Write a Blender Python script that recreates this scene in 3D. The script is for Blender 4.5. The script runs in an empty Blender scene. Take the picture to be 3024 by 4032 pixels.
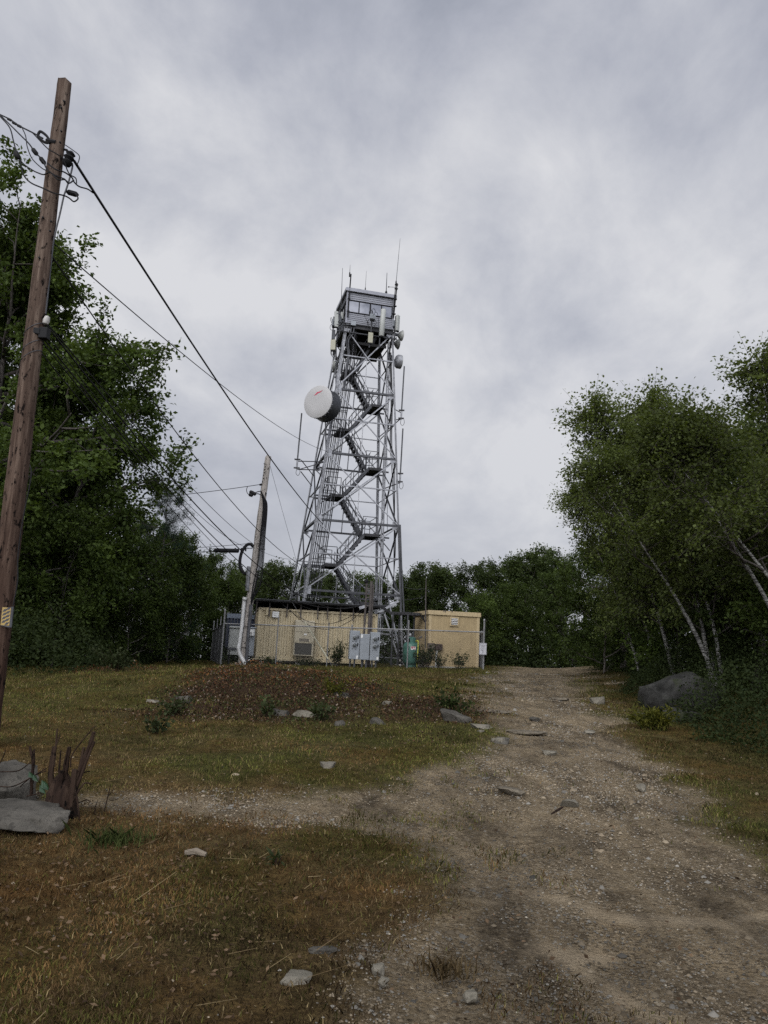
import bpy, bmesh, math, random
import numpy as np
from mathutils import Vector, Matrix

random.seed(7)
scene = bpy.context.scene
COL = scene.collection
PI = math.pi
R_ = math.radians

DENOISE = False
# ------------------------------------------------------------------ camera
PITCH, ROLL, F_PX = 10.0, 2.8, 3032.0
CAM = np.array([0.0, 0.0, 1.6])
_a, _r = R_(90 + PITCH), R_(ROLL)
CAMR = np.array([[1, 0, 0], [0, math.cos(_a), -math.sin(_a)], [0, math.sin(_a), math.cos(_a)]]) @ \
    np.array([[math.cos(_r), -math.sin(_r), 0], [math.sin(_r), math.cos(_r), 0], [0, 0, 1]])
ZF = {1: (1100, 900, .36166), 2: (1250, 1050, .24111), 3: (1100, 1400, .36166), 4: (1100, 1900, .36166),
      5: (850, 2300, .36166), 6: (1350, 2300, .36166), 7: (0, 300, .42194), 8: (0, 1000, .42194),
      11: (0, 1700, .5425), 12: (800, 1750, .40687), 13: (0, 2750, .48222), 14: (500, 2550, .48222),
      15: (1200, 2550, .48222), 16: (2100, 1200, .55696), 17: (2200, 2100, .49668), 18: (1600, 2050, .48222),
      19: (1900, 2600, .67752), 20: (800, 2900, .72333), 21: (60, 1200, .12055), 22: (1290, 1180, .09944), 23: (1470, 1180, .13566)}


def T(k, x, y):
    a, b, s = ZF[k]
    return (a + x * s, b + y * s)


def P(x, y):
    return (x * 1.82278, y * 1.82278)


def ray(t):
    return CAMR @ np.array([(t[0] - 1512) / F_PX, -(t[1] - 2016) / F_PX, -1.0])


def aty(t, Y):
    """The real-world point at ground distance Y seen in that direction (measured off the photograph)."""
    d = ray(t)
    return Vector(CAM + d * (Y - CAM[1]) / d[1])


# ------------------------------------------------------------------ noise
def _hash(i, j, s):
    v = np.sin(i * 127.1 + j * 311.7 + s * 74.7) * 43758.5453
    return v - np.floor(v)


def vnoise(x, y, s=0):
    x = np.asarray(x, float); y = np.asarray(y, float)
    i, j = np.floor(x), np.floor(y)
    fx, fy = x - i, y - j
    fx = fx * fx * (3 - 2 * fx); fy = fy * fy * (3 - 2 * fy)
    a, b = _hash(i, j, s), _hash(i + 1, j, s)
    c, d = _hash(i, j + 1, s), _hash(i + 1, j + 1, s)
    return (a * (1 - fx) + b * fx) * (1 - fy) + (c * (1 - fx) + d * fx) * fy


def fbm(x, y, s=0, o=4):
    t, amp, tot = 0.0, 1.0, 0.0
    for k in range(o):
        t = t + amp * vnoise(x * 2 ** k, y * 2 ** k, s + k * 13)
        tot += amp; amp *= .5
    return t / tot


def sstep(a, b, x):
    t = np.clip((np.asarray(x, float) - a) / (b - a), 0, 1)
    return t * t * (3 - 2 * t)


# ------------------------------------------------------------------ object helpers
ORG = {}


def tag(o, label, cat, group=None):
    o['label'] = label; o['category'] = cat
    if group:
        o['group'] = group
    return o


def thing(name, label, cat, loc=(0, 0, 0), group=None):
    o = bpy.data.objects.new(name, None)
    o.empty_display_size = .2
    COL.objects.link(o)
    o.location = loc
    ORG[o.name] = Vector(loc)
    return tag(o, label, cat, group)


def link(name, me, parent=None, org=None):
    o = bpy.data.objects.new(name, me)
    COL.objects.link(o)
    if parent is not None:
        o.parent = parent
        ORG[o.name] = ORG[parent.name]
    else:
        ORG[o.name] = Vector(org or (0, 0, 0))
        o.location = ORG[o.name]
    return o


class MB:
    """Collects shapes (in world coordinates) for ONE mesh object."""

    def __init__(s):
        s.v, s.f, s.m, s.p = [], [], [], []

    def add(s, verts, faces, mi=0):
        b = len(s.v)
        s.p.append((b, len(s.f)))
        s.v += [tuple(p) for p in verts]
        for f in faces:
            s.f.append([i + b for i in f]); s.m.append(mi)
        return s

    def obox(s, c, u, v, w, mi=0):
        c, u, v, w = Vector(c), Vector(u), Vector(v), Vector(w)
        vs = [c + a * u + b * v + d * w for d in (-.5, .5) for b in (-.5, .5) for a in (-.5, .5)]
        return s.add(vs, [(0, 2, 3, 1), (4, 5, 7, 6), (0, 1, 5, 4), (2, 6, 7, 3), (0, 4, 6, 2), (1, 3, 7, 5)], mi)

    def box(s, x0, x1, y0, y1, z0, z1, mi=0):
        return s.obox(((x0 + x1) / 2, (y0 + y1) / 2, (z0 + z1) / 2), (x1 - x0, 0, 0), (0, y1 - y0, 0), (0, 0, z1 - z0), mi)

    def beam(s, p0, p1, w, h, mi=0, up=(0, 0, 1)):
        p0, p1 = Vector(p0), Vector(p1)
        d = p1 - p0
        t = d.normalized()
        n = Vector(up).cross(t)
        if n.length < 1e-3:
            n = Vector((1, 0, 0)).cross(t)
        n.normalize()
        b = t.cross(n)
        return s.obox((p0 + p1) / 2, n * w, b * h, d, mi)

    def angle(s, p0, p1, w, th=.012, mi=0, side=1):
        """An L-section steel member."""
        p0, p1 = Vector(p0), Vector(p1)
        d = p1 - p0
        t = d.normalized()
        n = Vector((0, 0, 1)).cross(t)
        if n.length < 1e-2:
            n = Vector((1, 0, 0)) - t * t.x
        n.normalize()
        b = t.cross(n)
        c = (p0 + p1) / 2
        s.obox(c + b * w * .5, n * th, b * w, d, mi)
        s.obox(c + n * side * (w * .5 + th * .5), n * w, b * th, d, mi)
        return s

    def tube(s, pts, r, n=6, mi=0, caps=True):
        pts = [Vector(p) for p in pts]
        rs = r if isinstance(r, (list, tuple)) else [r] * len(pts)
        ref = Vector((0, 0, 1))
        vs = []
        for i, p in enumerate(pts):
            t = (pts[min(i + 1, len(pts) - 1)] - pts[max(i - 1, 0)])
            if t.length < 1e-9:
                t = Vector((0, 0, 1))
            t.normalize()
            if i == 0:
                u = ref.cross(t)
                if u.length < .05:
                    u = Vector((1, 0, 0)).cross(t)
            else:
                u = u - t * u.dot(t)
            u.normalize()
            w = t.cross(u)
            for k in range(n):
                a = 2 * PI * k / n
                vs.append(p + (u * math.cos(a) + w * math.sin(a)) * rs[i])
        fs = []
        for i in range(len(pts) - 1):
            for k in range(n):
                fs.append((i * n + k, i * n + (k + 1) % n, (i + 1) * n + (k + 1) % n, (i + 1) * n + k))
        if caps:
            fs.append(tuple(range(n - 1, -1, -1)))
            e = (len(pts) - 1) * n
            fs.append(tuple(range(e, e + n)))
        return s.add(vs, fs, mi)

    def lathe(s, prof, o, axis=(0, 0, 1), n=24, mi=0):
        """prof: (radius, height along axis) list."""
        o, ax = Vector(o), Vector(axis).normalized()
        u = ax.orthogonal().normalized(); w = ax.cross(u)
        vs = []
        for r, h in prof:
            for k in range(n):
                a = 2 * PI * k / n
                vs.append(o + ax * h + (u * math.cos(a) + w * math.sin(a)) * max(r, 1e-4))
        fs = []
        for i in range(len(prof) - 1):
            for k in range(n):
                fs.append((i * n + k, i * n + (k + 1) % n, (i + 1) * n + (k + 1) % n, (i + 1) * n + k))
        fs.append(tuple(range(n - 1, -1, -1)))
        e = (len(prof) - 1) * n
        fs.append(tuple(range(e, e + n)))
        return s.add(vs, fs, mi)

    def build(s, name, mat, parent=None, smooth=False, org=None, bevel=0):
        o0 = ORG[parent.name] if parent is not None else Vector(org or (0, 0, 0))
        me = bpy.data.meshes.new(name)
        me.from_pydata([(p[0] - o0[0], p[1] - o0[1], p[2] - o0[2]) for p in s.v], [], s.f)
        for m in (mat if isinstance(mat, (list, tuple)) else [mat]):
            me.materials.append(m)
        if isinstance(mat, (list, tuple)):
            me.polygons.foreach_set('material_index', s.m)
        if smooth:
            me.polygons.foreach_set('use_smooth', [True] * len(me.polygons))
            if hasattr(me, 'set_sharp_from_angle'):
                me.set_sharp_from_angle(angle=R_(40))
        me.update()
        o = link(name, me, parent, org)
        if bevel:
            b = o.modifiers.new('bevel', 'BEVEL'); b.width = bevel; b.segments = 2; b.limit_method = 'ANGLE'
        return o


def build_each(m, name, mat, parent=None, smooth=False, per=1, bevel=0):
    """Every shape collected (or every `per` shapes) becomes an object of its own."""
    pp = m.p + [(len(m.v), len(m.f))]
    out = []
    for i in range(0, len(m.p), per):
        (v0, f0), (v1, f1) = pp[i], pp[min(i + per, len(m.p))]
        k = MB(); k.v = m.v[v0:v1]; k.f = [[j - v0 for j in f] for f in m.f[f0:f1]]; k.m = m.m[f0:f1]
        out.append(k.build(name, mat, parent, smooth, bevel=bevel))
    return out


def np_mesh(name, verts, faces, mats=None, smooth=False):
    """verts (N,3) array, faces (M,k) array of one size."""
    me = bpy.data.meshes.new(name)
    n, (m, k) = len(verts), faces.shape
    me.vertices.add(n)
    me.vertices.foreach_set('co', np.ascontiguousarray(verts, np.float32).ravel())
    me.loops.add(m * k)
    me.loops.foreach_set('vertex_index', np.ascontiguousarray(faces, np.int32).ravel())
    me.polygons.add(m)
    me.polygons.foreach_set('loop_start', np.arange(m, dtype=np.int32) * k)
    me.polygons.foreach_set('loop_total', np.full(m, k, np.int32))
    if smooth:
        me.polygons.foreach_set('use_smooth', np.ones(m, bool))
    for x in (mats or []):
        me.materials.append(x)
    me.update(calc_edges=True)
    return me


def np_attr(me, name, vals, typ='FLOAT'):
    a = me.attributes.new(name, typ, 'POINT')
    if typ == 'FLOAT':
        a.data.foreach_set('value', np.ascontiguousarray(vals, np.float32))
    else:
        v = np.ones((len(vals), 4), np.float32); v[:, :3] = vals
        a.data.foreach_set('color', v.ravel())


# ------------------------------------------------------------------ materials
MATS = {}


def new_mat(name):
    m = bpy.data.materials.new(name)
    m.use_nodes = True
    nt = m.node_tree
    b = nt.nodes['Principled BSDF']
    MATS[name] = m
    return m, nt, b


def N(nt, typ, **kw):
    n = nt.nodes.new(typ)
    for k, v in kw.items():
        if k.startswith('i_'):
            n.inputs[k[2:].replace('_', ' ')].default_value = v
        else:
            setattr(n, k, v)
    return n


def ramp(nt, fac, stops):
    r = nt.nodes.new('ShaderNodeValToRGB')
    cr = r.color_ramp
    while len(cr.elements) < len(stops):
        cr.elements.new(.5)
    for e, (p, c) in zip(cr.elements, stops):
        e.position = p
        e.color = (*c, 1) if len(c) == 3 else c
    nt.links.new(fac, r.inputs[0])
    return r.outputs[0]


def c3(v):
    return (v[0], v[1], v[2], 1)


def mix(nt, fac, a, b, mode='MIX'):
    m = nt.nodes.new('ShaderNodeMix')
    m.data_type = 'RGBA'; m.blend_type = mode
    for sock, val in ((m.inputs[0], fac), (m.inputs[6], a), (m.inputs[7], b)):
        if hasattr(val, 'node'):
            nt.links.new(val, sock)
        elif isinstance(val, (int, float)):
            sock.default_value = val
        else:
            sock.default_value = c3(val)
    return m.outputs[2]


def noise(nt, vec, scale, detail=6, rough=.6, dist=0):
    n = N(nt, 'ShaderNodeTexNoise')
    n.inputs['Scale'].default_value = scale; n.inputs['Detail'].default_value = detail
    n.inputs['Roughness'].default_value = rough; n.inputs['Distortion'].default_value = dist
    if vec is not None:
        nt.links.new(vec, n.inputs['Vector'])
    return n.outputs['Fac']


def objvec(nt, scale=(1, 1, 1)):
    t = N(nt, 'ShaderNodeTexCoord')
    mp = N(nt, 'ShaderNodeMapping')
    mp.inputs['Scale'].default_value = scale
    nt.links.new(t.outputs['Object'], mp.inputs['Vector'])
    return mp.outputs['Vector']


def bump(nt, b, h, strength=.3, dist=.02):
    n = N(nt, 'ShaderNodeBump')
    n.inputs['Strength'].default_value = strength; n.inputs['Distance'].default_value = dist
    nt.links.new(h, n.inputs['Height'])
    nt.links.new(n.outputs['Normal'], b.inputs['Normal'])


def plain(name, base, rough=.6, metal=0.0, var=.25, scale=3.0, dirt=None, stretch=(1, 1, 1), spec=.5, bmp=0):
    """Painted / metal / plastic surface with worn, uneven colour."""
    m, nt, b = new_mat(name)
    v = objvec(nt, stretch)
    f = noise(nt, v, scale)
    lo = tuple(c * (1 - var) for c in base); hi = tuple(min(1, c * (1 + var)) for c in base)
    col = ramp(nt, f, [(.3, lo), (.7, hi)])
    if dirt:
        f2 = noise(nt, v, scale * .37, 8, .7)
        col = mix(nt, ramp(nt, f2, [(.52, (0, 0, 0)), (.72, (1, 1, 1))]), col, dirt)
    nt.links.new(col, b.inputs['Base Color'])
    b.inputs['Roughness'].default_value = rough
    b.inputs['Metallic'].default_value = metal
    b.inputs['Specular IOR Level'].default_value = spec
    if bmp:
        bump(nt, b, noise(nt, v, scale * 6), bmp)
    return m


def leaf_mat(name, dark, light, trans=.3, rough=.6):
    m, nt, b = new_mat(name)
    at = N(nt, 'ShaderNodeAttribute', attribute_name='tint')
    oi = N(nt, 'ShaderNodeObjectInfo')
    col = ramp(nt, at.outputs['Fac'], [(0, dark), (.75, light), (1, tuple(c * 1.35 for c in light))])
    hs = N(nt, 'ShaderNodeHueSaturation')
    mr = N(nt, 'ShaderNodeMapRange'); mr.inputs[3].default_value = .75; mr.inputs[4].default_value = 1.2
    nt.links.new(oi.outputs['Random'], mr.inputs[0])
    nt.links.new(mr.outputs[0], hs.inputs['Value'])
    nt.links.new(col, hs.inputs['Color'])
    nt.links.new(hs.outputs[0], b.inputs['Base Color'])
    b.inputs['Roughness'].default_value = rough
    b.inputs['Specular IOR Level'].default_value = .14
    tr = N(nt, 'ShaderNodeBsdfTranslucent')
    nt.links.new(mix(nt, 1.0, hs.outputs[0], (1.3, 1.35, .6), 'MULTIPLY'), tr.inputs['Color'])
    ms = N(nt, 'ShaderNodeMixShader'); ms.inputs[0].default_value = trans
    out = nt.nodes['Material Output']
    nt.links.new(b.outputs[0], ms.inputs[1]); nt.links.new(tr.outputs[0], ms.inputs[2])
    nt.links.new(ms.outputs[0], out.inputs['Surface'])
    return m


def vcol_mat(name, rough=.8, trans=0.0, mult=(1, 1, 1)):
    """Colour stored per leaf / blade / pebble (each its own colour)."""
    m, nt, b = new_mat(name)
    at = N(nt, 'ShaderNodeAttribute', attribute_name='col')
    col = at.outputs['Color']
    if mult != (1, 1, 1):
        col = mix(nt, 1.0, col, mult, 'MULTIPLY')
    nt.links.new(col, b.inputs['Base Color'])
    b.inputs['Roughness'].default_value = rough
    b.inputs['Specular IOR Level'].default_value = .06
    if trans:
        tr = N(nt, 'ShaderNodeBsdfTranslucent'); nt.links.new(col, tr.inputs['Color'])
        ms = N(nt, 'ShaderNodeMixShader'); ms.inputs[0].default_value = trans
        nt.links.new(b.outputs[0], ms.inputs[1]); nt.links.new(tr.outputs[0], ms.inputs[2])
        nt.links.new(ms.outputs[0], nt.nodes['Material Output'].inputs['Surface'])
    return m


# galvanised steel, paints, woods
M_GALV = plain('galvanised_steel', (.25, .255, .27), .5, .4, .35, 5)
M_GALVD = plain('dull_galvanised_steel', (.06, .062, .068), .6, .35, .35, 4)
M_STAIR = plain('dark_stair_steel', (.035, .035, .038), .7, .2, .3, 6)
M_BLACK = plain('black_rubber', (.010, .010, .011), .7, 0, .2, 9, spec=.2)
M_CABLE = plain('cable_jacket', (.012, .012, .013), .7, 0, .2, 2, spec=.15)
M_SIDING = plain('aluminium_siding', (.19, .195, .215), .5, .35, .12, 2)
M_ROOFT = plain('roof_trim', (.22, .225, .25), .5, .3, .15, 2)
M_UNDER = plain('creosoted_deck', (.012, .012, .012), .9, 0, .3, 4)
M_CREAM = plain('cream_plastic', (.30, .29, .215), .5, 0, .08, 3)
M_LGREY = plain('light_grey_fibreglass', (.32, .33, .31), .5, 0, .08, 2)
M_DISH = plain('dish_radome_fabric', (.36, .355, .35), .6, 0, .06, 1.2)
M_SHROUD = plain('dish_shroud_metal', (.05, .053, .06), .45, .5, .25, 1.5)
M_RED = plain('red_print', (.45, .015, .06), .6, 0, .1, 5)
M_GREYP = plain('grey_equipment_paint', (.23, .25, .27), .5, .1, .12, 2, dirt=(.17, .18, .19))
M_WHITE = plain('white_paint', (.62, .62, .60), .5, 0, .08, 4)
M_PVC = plain('white_plastic_pipe', (.44, .44, .43), .4, 0, .1, 3)
M_BROWNB = plain('brown_box_paint', (.055, .035, .03), .5, .2, .2, 4)
M_GREEN = plain('green_tank_paint', (.04, .12, .092), .45, .1, .18, 2.5, dirt=(.03, .10, .075))
M_YELL = plain('yellow_pipe_paint', (.42, .42, .05), .5, 0, .2, 4)
M_RUST = plain('weathered_rusty_steel', (.075, .065, .06), .7, .3, .4, 9)
M_FENCE = plain('fence_steel', (.20, .20, .20), .55, .5, .3, 6)
M_FWIRE = plain('fence_wire', (.075, .075, .075), .7, .3, .3, 6, spec=.2)
M_BLUEC = plain('dark_blue_paint', (.02, .03, .06), .6, .1, .3, 3)
M_INSUL = plain('porcelain', (.34, .325, .30), .35, 0, .1, 9)
M_TEXT = plain('dark_print', (.04, .04, .05), .7, 0, .1, 5)
M_SIGN = plain('sign_face', (.45, .45, .48), .5, .1, .08, 3)
M_CONC = plain('concrete', (.30, .29, .26), .9, 0, .2, 4, dirt=(.16, .15, .12), bmp=.3)


def glass_mat():
    m, nt, b = new_mat('window_glass')
    v = objvec(nt)
    f = noise(nt, v, .9, 3)
    nt.links.new(ramp(nt, f, [(.35, (.10, .105, .12)), (.65, (.20, .205, .225))]), b.inputs['Base Color'])
    b.inputs['Metallic'].default_value = .85
    b.inputs['Roughness'].default_value = .08
    return m


M_GLASS = glass_mat()


def streaked(name, base, streak, rough=.6, st=(6, 6, .35), amt=.75):
    m, nt, b = new_mat(name)
    v = objvec(nt)
    f = noise(nt, v, 2.2)
    col = ramp(nt, f, [(.3, tuple(c * .88 for c in base)), (.7, tuple(c * 1.08 for c in base))])
    f2 = noise(nt, objvec(nt, st), 1.6, 8, .65)
    k = ramp(nt, f2, [(.5, (0, 0, 0)), (.8, (amt, amt, amt))])
    col = mix(nt, k, col, streak)
    nt.links.new(col, b.inputs['Base Color'])
    b.inputs['Roughness'].default_value = rough
    bump(nt, b, noise(nt, v, 40), .08)
    return m


M_CONT = streaked('tan_container_paint', (.44, .37, .235), (.30, .24, .15))
M_SHEL = streaked('tan_shelter_render', (.345, .265, .145), (.20, .145, .085), .85)
M_SHELT = streaked('tan_shelter_trim', (.43, .34, .20), (.25, .18, .10), .8)
M_AC = streaked('beige_unit_paint', (.36, .32, .23), (.26, .22, .16), .5)


def pole_mat(name, c0, c1, c2, foot=None):
    m, nt, b = new_mat(name)
    v = objvec(nt, (9, 9, .5))
    f = noise(nt, v, 2.0, 8, .7)
    col = ramp(nt, f, [(.28, c0), (.5, c1), (.75, c2)])
    v2 = objvec(nt, (3, 3, 1.2))
    f2 = noise(nt, v2, 6, 5, .65)
    col = mix(nt, ramp(nt, f2, [(.56, (0, 0, 0)), (.63, (1, 1, 1))]), col, tuple(c * .25 for c in c0))
    if foot:                       # preservative still dark low down, bleached near the top
        sx = N(nt, 'ShaderNodeSeparateXYZ'); nt.links.new(objvec(nt), sx.inputs[0])
        mr = N(nt, 'ShaderNodeMapRange'); nt.links.new(sx.outputs[2], mr.inputs[0])
        mr.inputs[1].default_value, mr.inputs[2].default_value = foot[0]
        col = mix(nt, mr.outputs[0], mix(nt, 1.0, col, foot[1], 'MULTIPLY'), col)
    nt.links.new(col, b.inputs['Base Color'])
    b.inputs['Roughness'].default_value = .9
    b.inputs['Specular IOR Level'].default_value = .12
    bump(nt, b, f, .8, .015)
    return m


M_POLE = pole_mat('creosoted_pole_wood', (.020, .012, .009), (.085, .060, .046), (.22, .172, .135), ((0, 7.5), (.42, .30, .26)))
M_POLE2 = pole_mat('weathered_pole_wood', (.20, .185, .165), (.30, .275, .25), (.40, .37, .34))
M_BARK = pole_mat('oak_bark', (.03, .026, .022), (.07, .062, .055), (.13, .12, .11))
M_STUMP = pole_mat('stump_wood', (.007, .004, .003), (.022, .013, .009), (.055, .036, .025))


def birch_bark():
    m, nt, b = new_mat('birch_bark')
    f = noise(nt, objvec(nt, (2, 2, 9)), 2.2, 6, .7)
    col = ramp(nt, f, [(.44, (.03, .028, .025)), (.52, (.17, .167, .152)), (.75, (.31, .30, .277))])
    nt.links.new(col, b.inputs['Base Color'])
    b.inputs['Roughness'].default_value = .7
    return m


M_BIRCH = birch_bark()


def rock_mat(name, a, b_, moss=None):
    m, nt, b = new_mat(name)
    v = objvec(nt)
    f = noise(nt, v, 3.5, 10, .7)
    col = ramp(nt, f, [(.3, a), (.7, b_)])
    f2 = noise(nt, v, 14, 6, .6)
    col = mix(nt, ramp(nt, f2, [(.55, (0, 0, 0)), (.65, (.6, .6, .6))]), col, tuple(c * .5 for c in a))
    if moss:
        f3 = noise(nt, v, 1.6, 5)
        col = mix(nt, ramp(nt, f3, [(.5, (0, 0, 0)), (.62, (1, 1, 1))]), col, moss)
    nt.links.new(col, b.inputs['Base Color'])
    b.inputs['Roughness'].default_value = .95
    b.inputs['Specular IOR Level'].default_value = .12
    bump(nt, b, f, .9, .06)
    return m


M_ROCK = rock_mat('grey_granite', (.03, .028, .024), (.115, .106, .09))
M_ROCKD = rock_mat('dark_granite', (.012, .012, .011), (.062, .061, .057), (.03, .034, .02))
M_ROCKE = rock_mat('earthy_ledge_stone', (.085, .072, .053), (.185, .160, .122))
M_ROCKL = rock_mat('pale_stone', (.085, .078, .06), (.225, .205, .165))

M_OAK = leaf_mat('oak_leaves', (.017, .031, .008), (.059, .085, .019))
M_OAK2 = leaf_mat('hickory_leaves', (.022, .038, .012), (.062, .085, .026))
M_BIRL = leaf_mat('birch_leaves', (.030, .042, .012), (.098, .122, .036), .42)
M_PINE = leaf_mat('pine_needles', (.010, .024, .014), (.025, .048, .028), .1)
M_UNDG = leaf_mat('undergrowth_leaves', (.006, .012, .003), (.024, .034, .009), .2, .75)
M_FERN = leaf_mat('fern_fronds', (.028, .036, .006), (.090, .088, .014), .3)
M_SHRUB = leaf_mat('weed_leaves', (.014, .022, .008), (.046, .058, .022), .25, .7)
M_GRASS = vcol_mat('grass_blades', .8, .25)
M_PEB = vcol_mat('gravel_stones', .9)
M_DEAD = vcol_mat('dead_leaves', .85, .15)

# ------------------------------------------------------------------ sky and light
SUN_EL, SUN_AZ = 38.0, 205.0        # soft light from high behind the camera, a little to its left


def build_world():
    w = bpy.data.worlds.new("World")
    scene.world = w
    w.use_nodes = True
    nt = w.node_tree
    bg = nt.nodes['Background']; out = nt.nodes['World Output']
    sky = N(nt, 'ShaderNodeTexSky', sky_type='NISHITA')
    sky.sun_disc = False
    sky.sun_elevation = R_(SUN_EL); sky.sun_rotation = R_(SUN_AZ)
    sky.air_density = 1.0; sky.dust_density = 3.0
    nt.links.new(sky.outputs[0], bg.inputs['Color'])
    bg.inputs['Strength'].default_value = 0.07
    # cloud deck: a noise layer laid on a flat ceiling above the place
    tc = N(nt, 'ShaderNodeTexCoord')
    sp = N(nt, 'ShaderNodeSeparateXYZ'); nt.links.new(tc.outputs['Generated'], sp.inputs[0])
    zz = N(nt, 'ShaderNodeMath', operation='MAXIMUM'); nt.links.new(sp.outputs[2], zz.inputs[0]); zz.inputs[1].default_value = 0
    za = N(nt, 'ShaderNodeMath', operation='ADD'); nt.links.new(zz.outputs[0], za.inputs[0]); za.inputs[1].default_value = .45
    dx = N(nt, 'ShaderNodeMath', operation='DIVIDE'); nt.links.new(sp.outputs[0], dx.inputs[0]); nt.links.new(za.outputs[0], dx.inputs[1])
    dy = N(nt, 'ShaderNodeMath', operation='DIVIDE'); nt.links.new(sp.outputs[1], dy.inputs[0]); nt.links.new(za.outputs[0], dy.inputs[1])
    cb = N(nt, 'ShaderNodeCombineXYZ'); nt.links.new(dx.outputs[0], cb.inputs[0]); nt.links.new(dy.outputs[0], cb.inputs[1])
    cb.inputs[2].default_value = 3.7
    mp = N(nt, 'ShaderNodeMapping'); nt.links.new(cb.outputs[0], mp.inputs[0])
    mp.inputs['Scale'].default_value = (1.25, 1.0, 1); mp.inputs['Rotation'].default_value = (0, 0, R_(-24))
    f1 = noise(nt, mp.outputs[0], 3.3, 10, .60, .25)
    f2 = noise(nt, mp.outputs[0], 1.25, 3, .5, .3)
    mx = N(nt, 'ShaderNodeMath', operation='MULTIPLY_ADD')
    nt.links.new(f2, mx.inputs[0]); mx.inputs[1].default_value = .85
    hf = N(nt, 'ShaderNodeMath', operation='MULTIPLY'); nt.links.new(f1, hf.inputs[0]); hf.inputs[1].default_value = .55
    nt.links.new(hf.outputs[0], mx.inputs[2])
    col = ramp(nt, mx.outputs[0], [(.56, (.33, .355, .425)), (.655, (.455, .475, .545)), (.735, (.575, .59, .645)), (.84, (.74, .745, .775))])
    # paler towards the horizon
    hz = N(nt, 'ShaderNodeMapRange'); nt.links.new(sp.outputs[2], hz.inputs[0])
    hz.inputs[1].default_value = .0; hz.inputs[2].default_value = .42; hz.inputs[3].default_value = .62; hz.inputs[4].default_value = 0
    col = mix(nt, hz.outputs[0], col, (.61, .62, .66))
    # added fill: unseen sky behind the camera brightened, overhead scaled separately
    bk = N(nt, 'ShaderNodeMapRange'); nt.links.new(sp.outputs[1], bk.inputs[0])
    bk.inputs[1].default_value = .1; bk.inputs[2].default_value = -.7; bk.inputs[3].default_value = 1.0; bk.inputs[4].default_value = BACK_SKY
    ov = N(nt, 'ShaderNodeMapRange'); nt.links.new(sp.outputs[2], ov.inputs[0])
    ov.inputs[1].default_value = .62; ov.inputs[2].default_value = .95; ov.inputs[3].default_value = 1.0; ov.inputs[4].default_value = TOP_SKY
    st = N(nt, 'ShaderNodeMath', operation='MULTIPLY'); nt.links.new(bk.outputs[0], st.inputs[0]); nt.links.new(ov.outputs[0], st.inputs[1])
    bc = N(nt, 'ShaderNodeBackground'); nt.links.new(col, bc.inputs['Color']); nt.links.new(st.outputs[0], bc.inputs['Strength'])
    ms = N(nt, 'ShaderNodeMixShader'); ms.inputs[0].default_value = .93
    nt.links.new(bg.outputs[0], ms.inputs[1]); nt.links.new(bc.outputs[0], ms.inputs[2])
    nt.links.new(ms.outputs[0], out.inputs['Surface'])


BACK_SKY, TOP_SKY = 3.7, 1.0
build_world()
sl = bpy.data.lights.new('sun', 'SUN'); sl.energy = 1.35; sl.angle = R_(35); sl.color = (1, .97, .92)
so = bpy.data.objects.new('sun', sl); COL.objects.link(so)
_sd = Vector((math.sin(R_(SUN_AZ)) * math.cos(R_(SUN_EL)), math.cos(R_(SUN_AZ)) * math.cos(R_(SUN_EL)), math.sin(R_(SUN_EL))))
so.rotation_euler = _sd.to_track_quat('Z', 'Y').to_euler()
so.location = (0, -10, 40)

cam = bpy.data.cameras.new('camera'); co = bpy.data.objects.new('camera', cam); COL.objects.link(co)
cam.sensor_fit = 'HORIZONTAL'; cam.sensor_width = 36.0; cam.lens = 36.0 * F_PX / 3024
cam.clip_start = .05; cam.clip_end = 9000
co.matrix_world = Matrix.Translation(Vector(CAM)) @ Matrix([[*CAMR[0]], [*CAMR[1]], [*CAMR[2]]]).to_4x4()
scene.camera = co
scene.view_settings.view_transform = 'Standard'; scene.view_settings.look = 'None'
scene.view_settings.exposure = 0; scene.view_settings.gamma = 1
scene.render.engine = 'CYCLES'
cy = scene.cycles
cy.max_bounces = 5; cy.diffuse_bounces = 3; cy.glossy_bounces = 3; cy.transmission_bounces = 3; cy.transparent_max_bounces = 4
cy.caustics_reflective = False; cy.caustics_refractive = False
cy.use_denoising = DENOISE
try:
    cy.denoiser = 'OPENIMAGEDENOISE'; cy.denoising_input_passes = 'RGB_ALBEDO_NORMAL'
except Exception:
    pass
cy.sample_clamp_indirect = 4

# ------------------------------------------------------------------ terrain


def height(x, y):
    x = np.asarray(x, float); y = np.asarray(y, float)
    s = np.interp(y, [-5, 5, 8, 12.5, 20, 26, 31, 45], [0, 0, .06, .27, .60, .86, 1.0, 1.0])
    z = s * (.66 + .03 * np.clip(x, -12, 8))
    # the overgrown mound in front of the compound
    z = z + .56 * np.exp(-((x + 2.9) / 3.3) ** 2 - ((y - 21.5) / 3.6) ** 2)
    z = z + .14 * np.exp(-((x - 1.0) / 2.2) ** 2 - ((y - 18.5) / 2.5) ** 2)
    z = z + .18 * np.exp(-((x + 8) / 3.0) ** 2 - ((y - 25.0) / 4) ** 2)
    # low bank at the right of the road
    z = z + .30 * sstep(.0, 4, x - (3.9 + .12 * y)) * sstep(3, 9, y)
    z = z + .10 * (fbm(x * .35, y * .35, 3) - .5) + .05 * (fbm(x * 1.3, y * 1.3, 5) - .5)
    # hill top falls away on every side
    z = z - 26 * (1 - np.exp(-np.maximum(0, y - 46) / 150))
    z = z - 14 * (1 - np.exp(-np.maximum(0, -15 - x) / 70)) - 14 * (1 - np.exp(-np.maximum(0, x - 24) / 70))
    z = z - 10 * (1 - np.exp(-np.maximum(0, -6 - y) / 60))
    return z


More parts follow.
